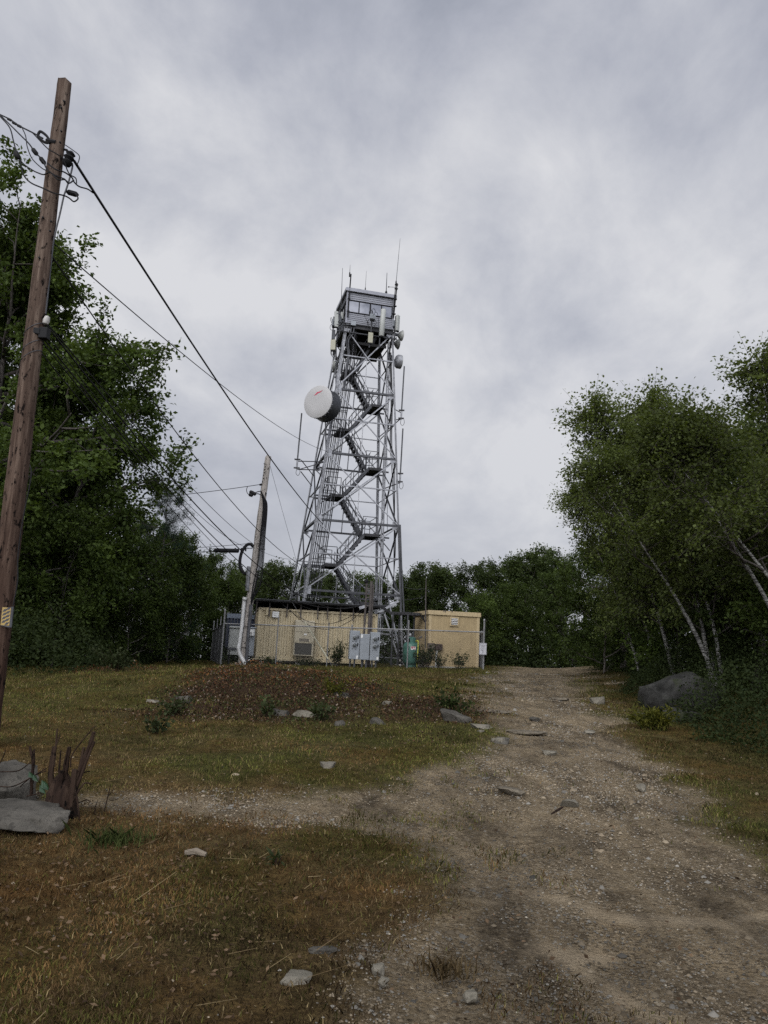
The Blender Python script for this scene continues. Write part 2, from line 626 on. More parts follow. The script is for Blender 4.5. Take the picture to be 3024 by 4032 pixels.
def hz(x, y):
    return float(height(np.array([x]), np.array([y]))[0])


def ground_pt(t, lo=2.0, hi=60.0):
    """Where a sight line meets the ground."""
    d = ray(t)
    ys = np.linspace(lo, hi, 1500)
    k = (ys - CAM[1]) / d[1]
    xs = CAM[0] + d[0] * k; zs = CAM[2] + d[2] * k
    below = np.nonzero(zs < height(xs, ys))[0]
    i = below[0] if len(below) else len(ys) - 1
    return Vector((xs[i], ys[i], hz(xs[i], ys[i])))


_left = [P(*p) for p in [(770, 2212), (860, 2080), (930, 1980), (985, 1890), (960, 1835), (880, 1795), (720, 1772), (420, 1756), (220, 1748), (20, 1744)]]
_upl = [P(*p) for p in [(20, 1712), (220, 1716), (420, 1716), (700, 1702), (850, 1690), (975, 1660), (1050, 1622), (1082, 1590), (1072, 1555), (1052, 1515), (1030, 1490)]]
_right = [P(*p) for p in [(1262, 1496), (1300, 1540), (1362, 1590), (1400, 1640), (1450, 1698), (1530, 1755), (1600, 1806), (1655, 1850)]]
ROADP = [(-.6, -25), (-.6, 2.2)]
ROADP += [tuple(ground_pt(t, 2, 30))[:2] for t in _left]
_e = ROADP[-1]; ROADP += [(-12, _e[1] - .2), (-12, _e[1] + .9)]
ROADP += [tuple(ground_pt(t, 2, 30))[:2] for t in _upl]
ROADP += [(3.6, 27), (4.6, 32), (6.0, 40), (10, 52), (15, 52), (11.5, 40), (9.2, 33), (7.6, 28)]
ROADP += [tuple(ground_pt(t, 2, 24))[:2] for t in _right]
ROADP += [(2.9, 3.2), (3.2, 0), (4.5, -25)]
ROADP = np.array(ROADP)


def road_sd(x, y):
    """Signed distance to the gravel road outline (positive inside)."""
    x = np.asarray(x, float); y = np.asarray(y, float)
    d = np.full(x.shape, 1e9); ins = np.zeros(x.shape, bool)
    n = len(ROADP)
    for i in range(n):
        ax, ay = ROADP[i]; bx, by = ROADP[(i + 1) % n]
        ex, ey = bx - ax, by - ay
        t = np.clip(((x - ax) * ex + (y - ay) * ey) / (ex * ex + ey * ey + 1e-12), 0, 1)
        d = np.minimum(d, np.hypot(x - ax - t * ex, y - ay - t * ey))
        if ay != by:
            c = ((ay > y) != (by > y)) & (x < (bx - ax) * (y - ay) / (by - ay) + ax)
            ins ^= c
    return np.where(ins, d, -d)


def road_mask(x, y):
    w = .08 + .020 * np.abs(y)
    n = (fbm(x * 1.1, y * 1.1, 21) - .5) * 5.0 * w + (fbm(x * 4.5, y * 4.5, 23) - .5) * 2.0 * w
    return sstep(-1, 1, (road_sd(x, y) + n) / (w * 1.5))


def patches(x, y):
    """(green, brown) ground cover amounts 0..1."""
    g = sstep(.40, .62, fbm(x * .45 + 3, y * .30, 31) + .10 * (fbm(x * 2, y * 2, 33) - .5))
    # greener strip along the compound and the left lawn
    g = np.maximum(g, .9 * sstep(27, 33, y))
    g = np.maximum(g, .85 * sstep(10.5, 15, y) * sstep(-3.0, -6, x))
    g = np.maximum(g, .8 * sstep(.2, 1.2, x - 2.6 - .17 * y))
    g = np.maximum(g, .55 * sstep(9.6, 11, y))
    g = g * (1 - .30 * sstep(8.5, 6.5, y) * sstep(1.5, 0, x))
    return g


def brushy(x, y):
    a = np.exp(-((x + 2.2) / 2.7) ** 4 - ((y - 17.8) / 3.9) ** 4)
    b = np.exp(-((x - 1.2) / 1.5) ** 4 - ((y - 16.2) / 1.9) ** 4)
    c = np.exp(-((x + 8.3) / 1.6) ** 4 - ((y - 24.3) / 1.5) ** 4)
    c = c * .6
    return np.clip(np.maximum(np.maximum(a, b * .9), c) * 1.6 - 1.5 * fbm(x * .9, y * .9, 41) + .42, 0, 1)


SANDL = [([(1120, 1915), (1215, 1932)], .05), ([(1270, 1950), (1330, 1972), (1450, 1980), (1560, 1985), (1680, 2030)], .09), ([(1560, 1985), (1620, 1972), (1670, 1965)], .03), ([(1170, 2040), (1225, 2050), (1290, 2052)], .09),
         ([(1315, 2118), (1360, 2150), (1420, 2180), (1560, 2215)], .07), ([(1240, 2075), (1320, 2120)], .04), ([(1000, 1935), (1060, 1940)], .05), ([(930, 2100), (960, 2095)], .05)]
SANDL = [([tuple(ground_pt(P(*p), 2, 12))[:2] for p in l], w) for l, w in SANDL]


def sandy(x, y):
    """Fine sand washed into the runnels of the road."""
    x = np.asarray(x, float); y = np.asarray(y, float)
    out = np.zeros(x.shape)
    nz = (fbm(x * 3, y * 3, 101) - .5)
    for l, w in SANDL:
        for (ax, ay), (bx, by) in zip(l, l[1:]):
            ex, ey = bx - ax, by - ay
            t = np.clip(((x - ax) * ex + (y - ay) * ey) / (ex * ex + ey * ey), 0, 1)
            d = np.hypot(x - ax - t * ex, y - ay - t * ey)
            out = np.maximum(out, sstep(w * 1.5, w * .6, d + nz * w * 2.4))
    return out


def build_ground():
    n = 620
    i = np.arange(n) - n / 2
    k = 6.75 / (n / 2)
    gx = 3.2 * np.sinh(k * i) + 0.5
    gy = 3.6 * np.sinh(k * i * .995) + 6.5
    X, Y = np.meshgrid(gx, gy)
    Z = height(X, Y)
    M = road_mask(X, Y)
    # wheel ruts and loose humps on the road
    Z = Z - .035 * M + .03 * M * (fbm(X * 2.1, Y * 2.1, 8) - .5)
    V = np.stack([X, Y, Z], -1).reshape(-1, 3)
    idx = np.arange(n * n).reshape(n, n)
    F = np.stack([idx[:-1, :-1], idx[:-1, 1:], idx[1:, 1:], idx[1:, :-1]], -1).reshape(-1, 4)
    fm = M.reshape(-1)[F].mean(1)
    G = patches(X, Y).reshape(-1); B = brushy(X, Y).reshape(-1); Mf = M.reshape(-1)
    SA = sandy(X, Y).reshape(-1)
    for name, sel in (('ground', fm <= .5), ('gravel_road', fm > .5)):
        f = F[sel]
        used = np.unique(f)
        remap = np.zeros(n * n, np.int64); remap[used] = np.arange(len(used))
        me = np_mesh(name, V[used], remap[f], [M_EARTH], True)
        np_attr(me, 'road', Mf[used]); np_attr(me, 'green', G[used]); np_attr(me, 'brush', B[used]); np_attr(me, 'sand', SA[used])
        o = link(name, me)
        o['kind'] = 'structure'


def earth_mat():
    m, nt, b = new_mat('earth_and_gravel')
    g = N(nt, 'ShaderNodeNewGeometry'); v = g.outputs['Position']
    rd = N(nt, 'ShaderNodeAttribute', attribute_name='road').outputs['Fac']
    gr = N(nt, 'ShaderNodeAttribute', attribute_name='green').outputs['Fac']
    br = N(nt, 'ShaderNodeAttribute', attribute_name='brush').outputs['Fac']
    fine = noise(nt, v, 38, 8, .75)
    mid = noise(nt, v, 6, 8, .65)
    big = noise(nt, v, .7, 6, .6)
    # turf: thatch and bare soil showing between the blades
    turf = ramp(nt, fine, [(.3, (.046, .032, .014)), (.55, (.125, .088, .038)), (.75, (.23, .165, .075))])
    turf = mix(nt, gr, turf, ramp(nt, fine, [(.3, (.030, .032, .010)), (.6, (.090, .085, .026)), (.8, (.15, .135, .045))]))
    rb = ramp(nt, big, [(.45, (0, 0, 0)), (.65, (1, 1, 1))])
    turf = mix(nt, rb, turf, mix(nt, 1.0, turf, (1.10, .86, .70), 'MULTIPLY'))
    sh = ramp(nt, mid, [(.34, (.5, .5, .48)), (.62, (1.15, 1.14, 1.1))])
    turf = mix(nt, 1.0, turf, sh, 'MULTIPLY')
    turf = mix(nt, br, turf, ramp(nt, fine, [(.3, (.018, .012, .008)), (.6, (.060, .036, .022)), (.8, (.12, .08, .05))]))
    # gravel: crushed stone over damp sandy earth, washed sand in the runnels
    vo = N(nt, 'ShaderNodeTexVoronoi'); vo.inputs['Scale'].default_value = 42; nt.links.new(v, vo.inputs['Vector'])
    vo2 = N(nt, 'ShaderNodeTexVoronoi'); vo2.inputs['Scale'].default_value = 95; nt.links.new(v, vo2.inputs['Vector'])
    st = N(nt, 'ShaderNodeSeparateColor'); nt.links.new(vo.outputs['Color'], st.inputs[0])
    stone = ramp(nt, st.outputs[0], [(0, (.095, .075, .050)), (.5, (.200, .163, .113)), (.92, (.285, .240, .175)), (1, (.40, .36, .29))])
    soil = ramp(nt, mid, [(.3, (.150, .114, .071)), (.7, (.255, .205, .135))])
    fr = ramp(nt, fine, [(.44, (0, 0, 0)), (.54, (1, 1, 1))])
    grav = mix(nt, fr, stone, soil)
    pit = ramp(nt, noise(nt, v, 21, 6, .8), [(.34, (.28, .27, .26)), (.48, (1, 1, 1))])
    grav = mix(nt, 1.0, grav, pit, 'MULTIPLY')
    mp = N(nt, 'ShaderNodeMapping'); nt.links.new(v, mp.inputs[0]); mp.inputs['Scale'].default_value = (.45, 1.1, 1); mp.inputs['Rotation'].default_value = (0, 0, .35)
    sw = noise(nt, mp.outputs[0], 1.15, 5, .5, .7)
    sand = N(nt, 'ShaderNodeAttribute', attribute_name='sand').outputs['Fac']
    grav = mix(nt, sand, grav, ramp(nt, mid, [(.3, (.25, .20, .135)), (.7, (.32, .265, .19))]))
    mp2 = N(nt, 'ShaderNodeMapping'); nt.links.new(v, mp2.inputs[0]); mp2.inputs['Scale'].default_value = (1.5, .6, 1); mp2.inputs['Rotation'].default_value = (0, 0, -.2)
    dk = ramp(nt, noise(nt, mp2.outputs[0], 1.3, 7, .68), [(.36, (.44, .43, .425)), (.48, (.92, .90, .87)), (.64, (1.38, 1.34, 1.27))])
    grav = mix(nt, 1.0, grav, dk, 'MULTIPLY')
    col = mix(nt, rd, turf, grav)
    nt.links.new(col, b.inputs['Base Color'])
    b.inputs['Roughness'].default_value = .95
    b.inputs['Specular IOR Level'].default_value = .06
    # relief
    h1 = N(nt, 'ShaderNodeMath', operation='MULTIPLY_ADD')
    nt.links.new(vo.outputs['Distance'], h1.inputs[0]); h1.inputs[1].default_value = -.5
    nt.links.new(fine, h1.inputs[2])
    bump(nt, b, h1.outputs[0], 1.0, .05)
    return m


M_EARTH = earth_mat()
build_ground()


# ------------------------------------------------------------------ scatter on the ground
def fan(rng, n, y0, y1, spread=.66, side=1.8):
    """Positions spread over the wedge of ground the photo could see, denser near by."""
    y = y0 * (y1 / y0) ** rng.random(n)
    x = (rng.random(n) * 2 - 1) * (spread * y + side)
    return x, y


def blades(rng, x, y, hgt, wid, col, lean=.45, bend=True):
    n = len(x)
    z = height(x, y) - .004
    az = rng.random(n) * 2 * PI; ln = np.abs(rng.normal(0, lean, n))
    d = np.stack([np.cos(az) * ln, np.sin(az) * ln, np.ones(n)], -1)
    d /= np.linalg.norm(d, axis=1, keepdims=True)
    a2 = rng.random(n) * 2 * PI
    s = np.stack([np.cos(a2), np.sin(a2), np.zeros(n)], -1) * wid[:, None]
    p = np.stack([x, y, z], -1)
    mid = p + d * (hgt * .55)[:, None]
    tip = p + d * hgt[:, None] + np.stack([np.cos(az), np.sin(az), -.3 * np.ones(n)], -1) * (hgt * .28)[:, None]
    V = np.stack([p - s, p + s, mid + s * .7, tip, mid - s * .7], 1).reshape(-1, 3)
    F = np.arange(n * 5).reshape(n, 5)
    return V, F, np.repeat(col, 5, 0)


def stuff(name, me, label, cat):
    o = link(name, me)
    o['kind'] = 'stuff'
    return tag(o, label, cat)


def lerp3(a, b, t):
    return np.array(a)[None] * (1 - t[:, None]) + np.array(b)[None] * t[:, None]


def build_grass():
    rng = np.random.default_rng(11)
    n = 640000
    x, y = fan(rng, n, 2.6, 46)
    rm = road_mask(x, y); br = brushy(x, y)
    clump = fbm(x * 1.7, y * 1.7, 51)
    thin = fbm(x * 5, y * 5, 55)
    tuft = (fbm(x * 3.1, y * 2.4, 57) > .63) & (rm > .4)
    keep = (rng.random(n) > rm * 1.25) & (rng.random(n) < .25 + 1.5 * (clump - .25)) & (rng.random(n) < 1 - .5 * br)
    keep |= tuft & (rng.random(n) < .38 * (1 - .95 * sstep(.6, 2.0, x)))
    keep &= np.hypot(x + 5, y - 10.3) > .2
    x, y, rm, thin = x[keep], y[keep], rm[keep], thin[keep]
    g = patches(x, y); m = len(x)
    far = sstep(4, 30, y)
    hgt = (.020 + .024 * rng.random(m) ** 2) * (1 + .9 * far) * (.6 + .9 * thin)
    hgt *= 1 + 1.3 * sstep(.3, .9, g) * rng.random(m) * sstep(.5, .62, fbm(x * 1.2, y * 1.2, 59))
    wid = (.0010 + .0011 * rng.random(m)) * (1 + y / 5.5)
    t = rng.random(m)
    green = lerp3((.036, .043, .010), (.128, .130, .032), t)
    brown = lerp3((.060, .041, .018), (.205, .148, .070), t)
    red = lerp3((.065, .036, .014), (.20, .118, .050), t)
    rr = sstep(.53, .68, fbm(x * .5, y * .45, 61))
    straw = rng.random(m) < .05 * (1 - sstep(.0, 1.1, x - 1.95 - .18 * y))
    shady = sstep(.0, 1.1, x - 1.95 - .18 * y)[:, None]           # tree shade along the wood, painted into the blade colours
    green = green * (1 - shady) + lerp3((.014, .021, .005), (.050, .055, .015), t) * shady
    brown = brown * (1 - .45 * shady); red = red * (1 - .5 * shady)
    near = sstep(8.8, 6.8, y)[:, None]                           # brown thatch towards the camera, foreground shade mixed into its colour
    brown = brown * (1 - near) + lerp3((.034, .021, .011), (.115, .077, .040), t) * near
    dark = .45 + 1.05 * sstep(.30, .70, .55 * fbm(x * 1.5, y * 1.3, 63) + .45 * fbm(x * 5.5, y * 4.5, 65))
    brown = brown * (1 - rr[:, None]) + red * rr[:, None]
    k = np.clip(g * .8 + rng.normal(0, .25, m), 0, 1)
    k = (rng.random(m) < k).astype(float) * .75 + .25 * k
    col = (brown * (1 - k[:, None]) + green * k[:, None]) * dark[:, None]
    col[straw] = np.array((.26, .20, .10)) * (.6 + .6 * rng.random((straw.sum(), 1)))
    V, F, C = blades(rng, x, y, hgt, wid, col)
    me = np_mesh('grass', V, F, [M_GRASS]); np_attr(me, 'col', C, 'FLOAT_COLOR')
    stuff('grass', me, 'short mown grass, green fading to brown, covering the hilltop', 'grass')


def build_straw():
    """Loose dry stalks lying about on the near ground."""
    rng = np.random.default_rng(12)
    n = 1500
    x, y = fan(rng, n, 2.6, 14)
    keep = (road_mask(x, y) < .3) & (rng.random(n) < .2 + .8 * (x < .2))
    x, y = x[keep], y[keep]; m = len(x)
    z = height(x, y)
    L = .05 + .22 * rng.random(m) ** 2.2; az = rng.random(m) * 2 * PI
    dz = np.abs(rng.normal(0, .25, m))
    d = np.stack([np.cos(az), np.sin(az), dz], -1) * L[:, None]
    p = np.stack([x, y, z + .01 + .025 * rng.random(m)], -1)
    w = np.stack([-np.sin(az), np.cos(az), .6 * np.ones(m)], -1) * (.0009 + .0010 * rng.random(m))[:, None]
    V = np.stack([p - w, p + w, p + d + w * .5, p + d - w * .5], 1).reshape(-1, 3)
    F = np.arange(m * 4).reshape(m, 4)
    col = lerp3((.10, .07, .036), (.27, .21, .115), rng.random(m) ** 1.5)
    me = np_mesh('straw', V, F, [M_DEAD]); np_attr(me, 'col', np.repeat(col, 4, 0), 'FLOAT_COLOR')
    stuff('straw', me, 'loose dry straw stalks lying over the near grass', 'straw')


def pebbles(rng, x, y, r, col, sink=.3):
    n = len(x)
    base = np.array([(1, 0, 0), (.3, .95, .05), (-.8, .6, -.05), (-.85, -.5, .05), (.35, -.9, 0), (.35, .1, .75), (-.4, -.1, .7)], float)
    fc = np.array([(0, 1, 5), (1, 2, 6), (1, 6, 5), (2, 3, 6), (3, 4, 6), (4, 5, 6), (4, 0, 5)])
    V = base[None] * (1 + .3 * (rng.random((n, 7, 1)) - .5)) + .22 * (rng.random((n, 7, 3)) - .5)
    V *= r[:, None, None] * np.stack([.7 + .6 * rng.random(n), .7 + .6 * rng.random(n), .6 + .5 * rng.random(n)], -1)[:, None, :]
    a = rng.random(n) * 2 * PI; c, s = np.cos(a), np.sin(a)
    X = V[..., 0] * c[:, None] - V[..., 1] * s[:, None]; Y = V[..., 0] * s[:, None] + V[..., 1] * c[:, None]
    zz = height(x, y) - .035 * road_mask(x, y) - r * sink * .3 + .002
    V = np.stack([X + x[:, None], Y + y[:, None], V[..., 2] + zz[:, None]], -1).reshape(-1, 3)
    F = (fc[None] + (np.arange(n) * 7)[:, None, None]).reshape(-1, 3)
    return V, F, np.repeat(col, 7, 0)


def build_gravel():
    rng = np.random.default_rng(13)
    n = 270000
    x, y = fan(rng, n, 2.5, 34)
    rm = road_mask(x, y)
    cl = fbm(x * .9, y * .8, 71)
    keep = (rng.random(n) < rm * (.35 + 1.1 * sstep(.38, .6, cl)) + .006) & (rng.random(n) > .93 * sandy(x, y))
    x, y = x[keep], y[keep]; m = len(x)
    r = (.0026 + .0040 * rng.random(m) ** 2) * (1 + y / 7)
    big = rng.random(m) < .034
    r[big] *= 1.6 + 1.5 * rng.random(big.sum())
    t = rng.random(m)
    col = lerp3((.080, .062, .041), (.195, .160, .113), t ** 1.2)
    gy_ = rng.random(m) < .3
    col[gy_] = lerp3((.075, .070, .061), (.19, .177, .152), rng.random(gy_.sum()))
    dkm = .60 + .85 * sstep(.35, .62, fbm(x * 1.4, y * .7, 75))
    col = col * dkm[:, None]
    wh = (rng.random(m) < .004) & ~big
    col[wh] = (.29, .26, .205)
    V, F, C = pebbles(rng, x, y, r, col)
    me = np_mesh('gravel', V, F, [M_PEB]); np_attr(me, 'col', C, 'FLOAT_COLOR')
    stuff('gravel', me, 'loose tan and grey gravel strewn over the dirt road', 'gravel')


def flat_leaves(rng, x, y, z, L, col, tilt=.5):
    n = len(x)
    nr = rng.normal(0, tilt, (n, 3)); nr[:, 2] = 1
    nr /= np.linalg.norm(nr, axis=1, keepdims=True)
    a = rng.normal(0, 1, (n, 3)); u = np.cross(nr, a); u /= np.linalg.norm(u, axis=1, keepdims=True)
    v = np.cross(nr, u)
    c = np.stack([x, y, z], -1)
    V = np.stack([c - u * L[:, None] * .5, c + v * L[:, None] * .28 + nr * (L * .08)[:, None], c + u * L[:, None] * .5, c - v * L[:, None] * .28], 1).reshape(-1, 3)
    return V, np.arange(n * 4).reshape(n, 4), np.repeat(col, 4, 0)


def build_litter():
    """Dead leaves and dry brush matted over the mound and the rough patches."""
    rng = np.random.default_rng(14)
    n = 150000
    x = rng.uniform(-11, 4.5, n); y = rng.uniform(11.5, 28, n)
    b = brushy(x, y); rm = road_mask(x, y)
    keep = (rng.random(n) < b * (.35 + .65 * sstep(.38, .58, fbm(x * 1.7, y * 1.5, 43)))) & (rm < .3)
    x, y, b = x[keep], y[keep], b[keep]; m = len(x)
    top = .04 + .30 * sstep(.35, .75, fbm(x * 1.1, y * 1.1, 81)) * b
    z = height(x, y) + top * rng.random(m) ** 1.3
    L = .028 + .045 * rng.random(m)
    col = lerp3((.016, .010, .006), (.10, .058, .032), rng.random(m) ** 1.4)
    pale = rng.random(m) < .10
    col[pale] = lerp3((.13, .10, .075), (.24, .19, .15), rng.random(pale.sum()))
    rusty = (rng.random(m) < .40 * sstep(17, 20, y))
    col[rusty] = lerp3((.07, .028, .012), (.17, .075, .03), rng.random(rusty.sum()))
    grn = rng.random(m) < .10 + .5 * sstep(.52, .66, fbm(x * 1.3, y * 1.3, 87))
    col[grn] = lerp3((.016, .022, .008), (.055, .062, .022), rng.random(grn.sum()))
    V, F, C = flat_leaves(rng, x, y, z, L, col, 1.1)
    me = np_mesh('dry_brush', V, F, [M_DEAD]); np_attr(me, 'col', C, 'FLOAT_COLOR')
    stuff('dry_brush', me, 'brown dead leaves and dry brush heaped over the mound', 'dry brush')
    # fallen leaves elsewhere
    n = 26000
    x, y = fan(rng, n, 2.6, 30)
    keep = rng.random(n) < np.where(road_mask(x, y) > .4, .12, .16 + .6 * ((x < -.6) & (y < 8.5) & (y > 4)))
    x, y = x[keep], y[keep]; m = len(x)
    L = .014 + .024 * rng.random(m) + .0012 * y
    col = lerp3((.035, .022, .013), (.17, .115, .07), rng.random(m) ** 1.6)
    V, F, C = flat_leaves(rng, x, y, height(x, y) + .012 + .01 * rng.random(m), L, col, .45)
    me = np_mesh('fallen_leaves', V, F, [M_DEAD]); np_attr(me, 'col', C, 'FLOAT_COLOR')
    stuff('fallen_leaves', me, 'scattered fallen brown leaves on grass and gravel', 'leaf litter')


build_grass(); build_straw(); build_gravel(); build_litter()


# ------------------------------------------------------------------ curves and wires
def proj(p):
    v = CAMR.T @ (np.array(p) - CAM)
    return np.array((1512 + F_PX * v[0] / -v[2], 2016 - F_PX * v[1] / -v[2]))


def smooth(pts, n=6):
    """Catmull-Rom through 3-D points."""
    pts = [Vector(p) for p in pts]
    q = [pts[0] * 2 - pts[1]] + pts + [pts[-1] * 2 - pts[-2]]
    out = []
    for i in range(1, len(q) - 2):
        a, b, c, d = q[i - 1:i + 3]
        for k in range(n):
            t = k / n
            out.append(.5 * ((2 * b) + (c - a) * t + (2 * a - 5 * b + 4 * c - d) * t * t + (3 * b - a - 3 * c + d) * t ** 3))
    out.append(pts[-1])
    return out


def sagged(A, B, sag, n=28):
    A, B = Vector(A), Vector(B)
    return [A.lerp(B, i / n) - Vector((0, 0, 4 * sag * (i / n) * (1 - i / n))) for i in range(n + 1)]


def wire(name, A, B, r, label, mid=None, sag=.3, mat=None, cat='cable', group=None):
    """A hanging wire; its sag is chosen so that it hangs as low as the one in the photograph."""
    if mid is not None:
        best = None
        for s in np.linspace(0, 3.5, 71):
            pp = [proj(p) for p in sagged(A, B, s, 60)]
            d = min(np.hypot(*(q - np.array(mid))) for q in pp)
            if best is None or d < best[0]:
                best = (d, s)
        sag = best[1]
    o = MB().tube(sagged(A, B, sag), r, 5).build(name, mat or M_CABLE, smooth=True, org=tuple(A))
    return tag(o, label, cat, group)


# ------------------------------------------------------------------ near utility pole
PB, PT = Vector((-4.97, 10.3, -.3)), Vector((-5.10, 10.3, 9.70))


def pole_shape(b, t, r0, r1, seed, n=14, seg=34):
    rng = random.Random(seed)
    m = MB()
    pts = [b.lerp(t, i / seg) for i in range(seg + 1)]
    m.tube(pts, [r0 + (r1 - r0) * i / seg for i in range(seg + 1)], n)
    for k in range(len(m.v)):                       # checks and weathering
        p = Vector(m.v[k]); i = k // n
        c = pts[min(i, seg)]
        m.v[k] = tuple(c + (p - c) * (1 + rng.uniform(-.05, .05)) + Vector((0, 0, rng.uniform(-.02, .02) if i < seg else rng.uniform(-.06, .05))))
    return m


pole = thing('utility_pole', 'tall dark brown creosoted wooden utility pole standing at the left edge', 'utility pole', tuple(PB))
pole_shape(PB, PT, .165, .10, 3).build('shaft', M_POLE, pole, smooth=True)
c7 = lambda x, y, Y=10.3: aty(T(7, x, y), Y)
# dead-end shackle and insulator on the right, eye bolt on the left
m = MB()
m.tube([c7(595, 683), c7(625, 690), c7(655, 730)], .018, 6)
m.build('bracket', M_BLACK, pole)
q = c7(642, 770, 10.25)
MB().lathe([(.02, -.13), (.055, -.11), (.078, -.05), (.05, -.025), (.08, .015), (.05, .05), (.07, .08), (.025, .12)], q, (.25, 0, 1), 14).build('insulator', M_BLACK, pole, True)
q = c7(432, 600, 10.2)
m = MB()
m.tube(smooth([q + Vector((-.13, 0, .10)), q + Vector((-.10, 0, .14)), q + Vector((0, 0, .07)), q + Vector((.05, 0, -.02)), q + Vector((-.02, 0, -.03)), q + Vector((-.12, 0, .05)), q + Vector((-.13, 0, .10))]), .02, 6)
m.tube([q, q + Vector((.14, 0, -.02))], .03, 6)
m.build('eye_bolt', M_BLACK, pole)
c8 = lambda x, y, Y=10.25: aty(T(8, x, y), Y)
q = c8(432, 620)
MB().lathe([(.01, -.07), (.04, -.05), (.048, 0), (.036, .055), (.01, .07)], q, (.2, 0, 1), 12).build('photocell', M_INSUL, pole, True)
m = MB()
q = c8(415, 745)
m.obox(q, (.12, 0, 0), (0, .12, 0), (0, 0, .16)); m.obox(q + Vector((-.12, -.02, .02)), (.16, 0, -.02), (0, .1, 0), (0, 0, .09))
m.build('clamp', M_BLACK, pole, bevel=.01)
m = MB()
for (x, y, ln) in ((1, 0, 1), (0, 0, 0), (3, 0, 0)):
    zc = (c8(320, 700).z, c8(330, 860).z, c8(330, 905).z, c8(400, 960).z)[x]
    c = PB.lerp(PT, (zc + .3) / 10.0)
    rr = .165 - .065 * (zc + .3) / 10 + .006
    m.tube([c + Vector((math.cos(a) * rr, math.sin(a) * rr, .10 * math.cos(a))) for a in np.linspace(0, 2 * PI, 18)], .005, 4)
build_each(m, 'wire_wrap', M_GALVD, pole)
# pole markers low on the shaft
c11 = lambda x, y, Y=10.12: aty(T(11, x, y), Y)
m = MB()
a_, b_ = c11(52, 1275), c11(38, 1405)
up = (a_ - b_)
m.obox((a_ + b_) / 2 + Vector((0, -.004, 0)), (.115, 0, 0), (0, .01, 0), up)
mk = m.build('reflective_marker', plain('yellow_reflective_strip', (.30, .21, .06), .4, 0, .2, 8), pole)
m = MB()
for k in range(9):
    c = a_.lerp(b_, (k + .6) / 9.6) + Vector((-.022 if k % 2 else .022, -.011, 0))
    m.add([c + Vector((-.028, 0, -.022)), c + Vector((.012, 0, -.012)), c + Vector((.030, 0, .022)), c + Vector((-.010, 0, .012))], [(0, 1, 2, 3)])
m.build('marker_stripes', M_TEXT, mk)
m = MB(); m.tube([c11(92, 1270), c11(84, 1340), c11(76, 1420)], .018, 6)
m.tube([c11(75, 1420), c11(10, 1405)], .012, 5)
m.build('ground_wire_guard', M_GALVD, pole)
m = MB(); m.tube(smooth([c11(218, 240, 10.1), c11(225, 330, 10.1), c11(165, 640, 10.1), c11(130, 900, 10.1), c11(128, 1080, 10.1), c11(95, 1260, 10.1)]), .008, 5)
m.build('ground_wire', M_CABLE, pole)
m = MB()
for k, (x, y) in enumerate([(575, 520), (565, 625), (600, 240), (575, 300), (535, 940), (405, 1325), (480, 1360), (470, 1450), (370, 1700)]):
    q = c7(x, y, 10.18)
    m.lathe([(.014, 0), (.012, .03)], q, (0, -1, .1), 7)
build_each(m, 'bolt', M_BLACK, pole)

OFFL = aty(T(7, -700, 20), 19)          # where the line coming in from the left goes on


def loop(name, pts, r, label, mat=None):
    w = smooth(pts, 5)
    o = MB().tube(w, r, 5).build(name, mat or M_CABLE, smooth=True, org=tuple(w[0]))
    return tag(o, label, 'cable')


wl = thing('service_drop_line', 'thin black overhead line with three splices coming in to the near pole', 'cable', tuple(c7(400, 575)))
MB().tube([OFFL, c7(0, 358, 11.8), c7(90, 400, 11.3), c7(180, 465, 11.0), c7(300, 525, 10.6), c7(400, 580, 10.3)], .012, 5).build('conductor', M_CABLE, wl, True)
for (x, y, Y) in ((88, 405, 11.3), (135, 440, 11.2), (180, 466, 11.0)):
    q = c7(x, y, Y)
    MB().lathe([(.010, -.05), (.022, -.035), (.022, .035), (.010, .05)], q, (1, -.2, -.55), 8).build('splice_sleeve', M_BLACK, wl, True)

w2 = thing('insulated_jumper', 'lowest black jumper loop hanging left of the near pole, with two splice covers', 'cable', tuple(c7(400, 1030)))
MB().tube(smooth([c7(0, 375, 11.6), c7(90, 480, 11.2), c7(125, 600, 10.9), c7(160, 735, 10.6), c7(190, 800, 10.5), c7(215, 910, 10.4), c7(280, 990, 10.25), c7(400, 1045, 10.1), c7(500, 1090, 10.1), c7(600, 1115, 10.1), c7(650, 1140, 10.2), c7(690, 1170, 10.25), c7(728, 1140, 10.25), c7(705, 1100, 10.25), c7(680, 1090, 10.25), c7(620, 1070, 10.25)]), .011, 5).build('conductor', M_CABLE, w2, True)
for (x, y, ax, L) in ((158, 735, (.5, 0, -.8), .075), (675, 1093, (1, 0, -.25), .095)):
    MB().lathe([(.015, -L), (.04, -L * .6), (.04, L * .6), (.015, L)], c7(x, y, 10.35), ax, 9).build('splice_cover', M_BLACK, w2, True)
w3 = thing('insulated_jumper', 'middle black jumper crossing the near pole towards the service cable, with two lumpy covers', 'cable', tuple(c7(430, 840)))
MB().tube(smooth([c7(0, 362, 11.7), c7(90, 450, 11.3), c7(200, 560, 11), c7(270, 630, 10.7), c7(325, 705, 10.5), c7(400, 790, 10.3), c7(440, 870, 10.12), c7(520, 930, 10.1), c7(600, 960, 10.15), c7(640, 1000, 10.2), c7(690, 970, 10.25)]), .011, 5).build('conductor', M_CABLE, w3, True)
for (x, y) in ((325, 705), (397, 788)):
    MB().lathe([(.012, -.075), (.034, -.04), (.034, .04), (.012, .075)], c7(x, y, 10.45), (.6, 0, -.7), 9).build('splice_cover', M_BLACK, w3, True)
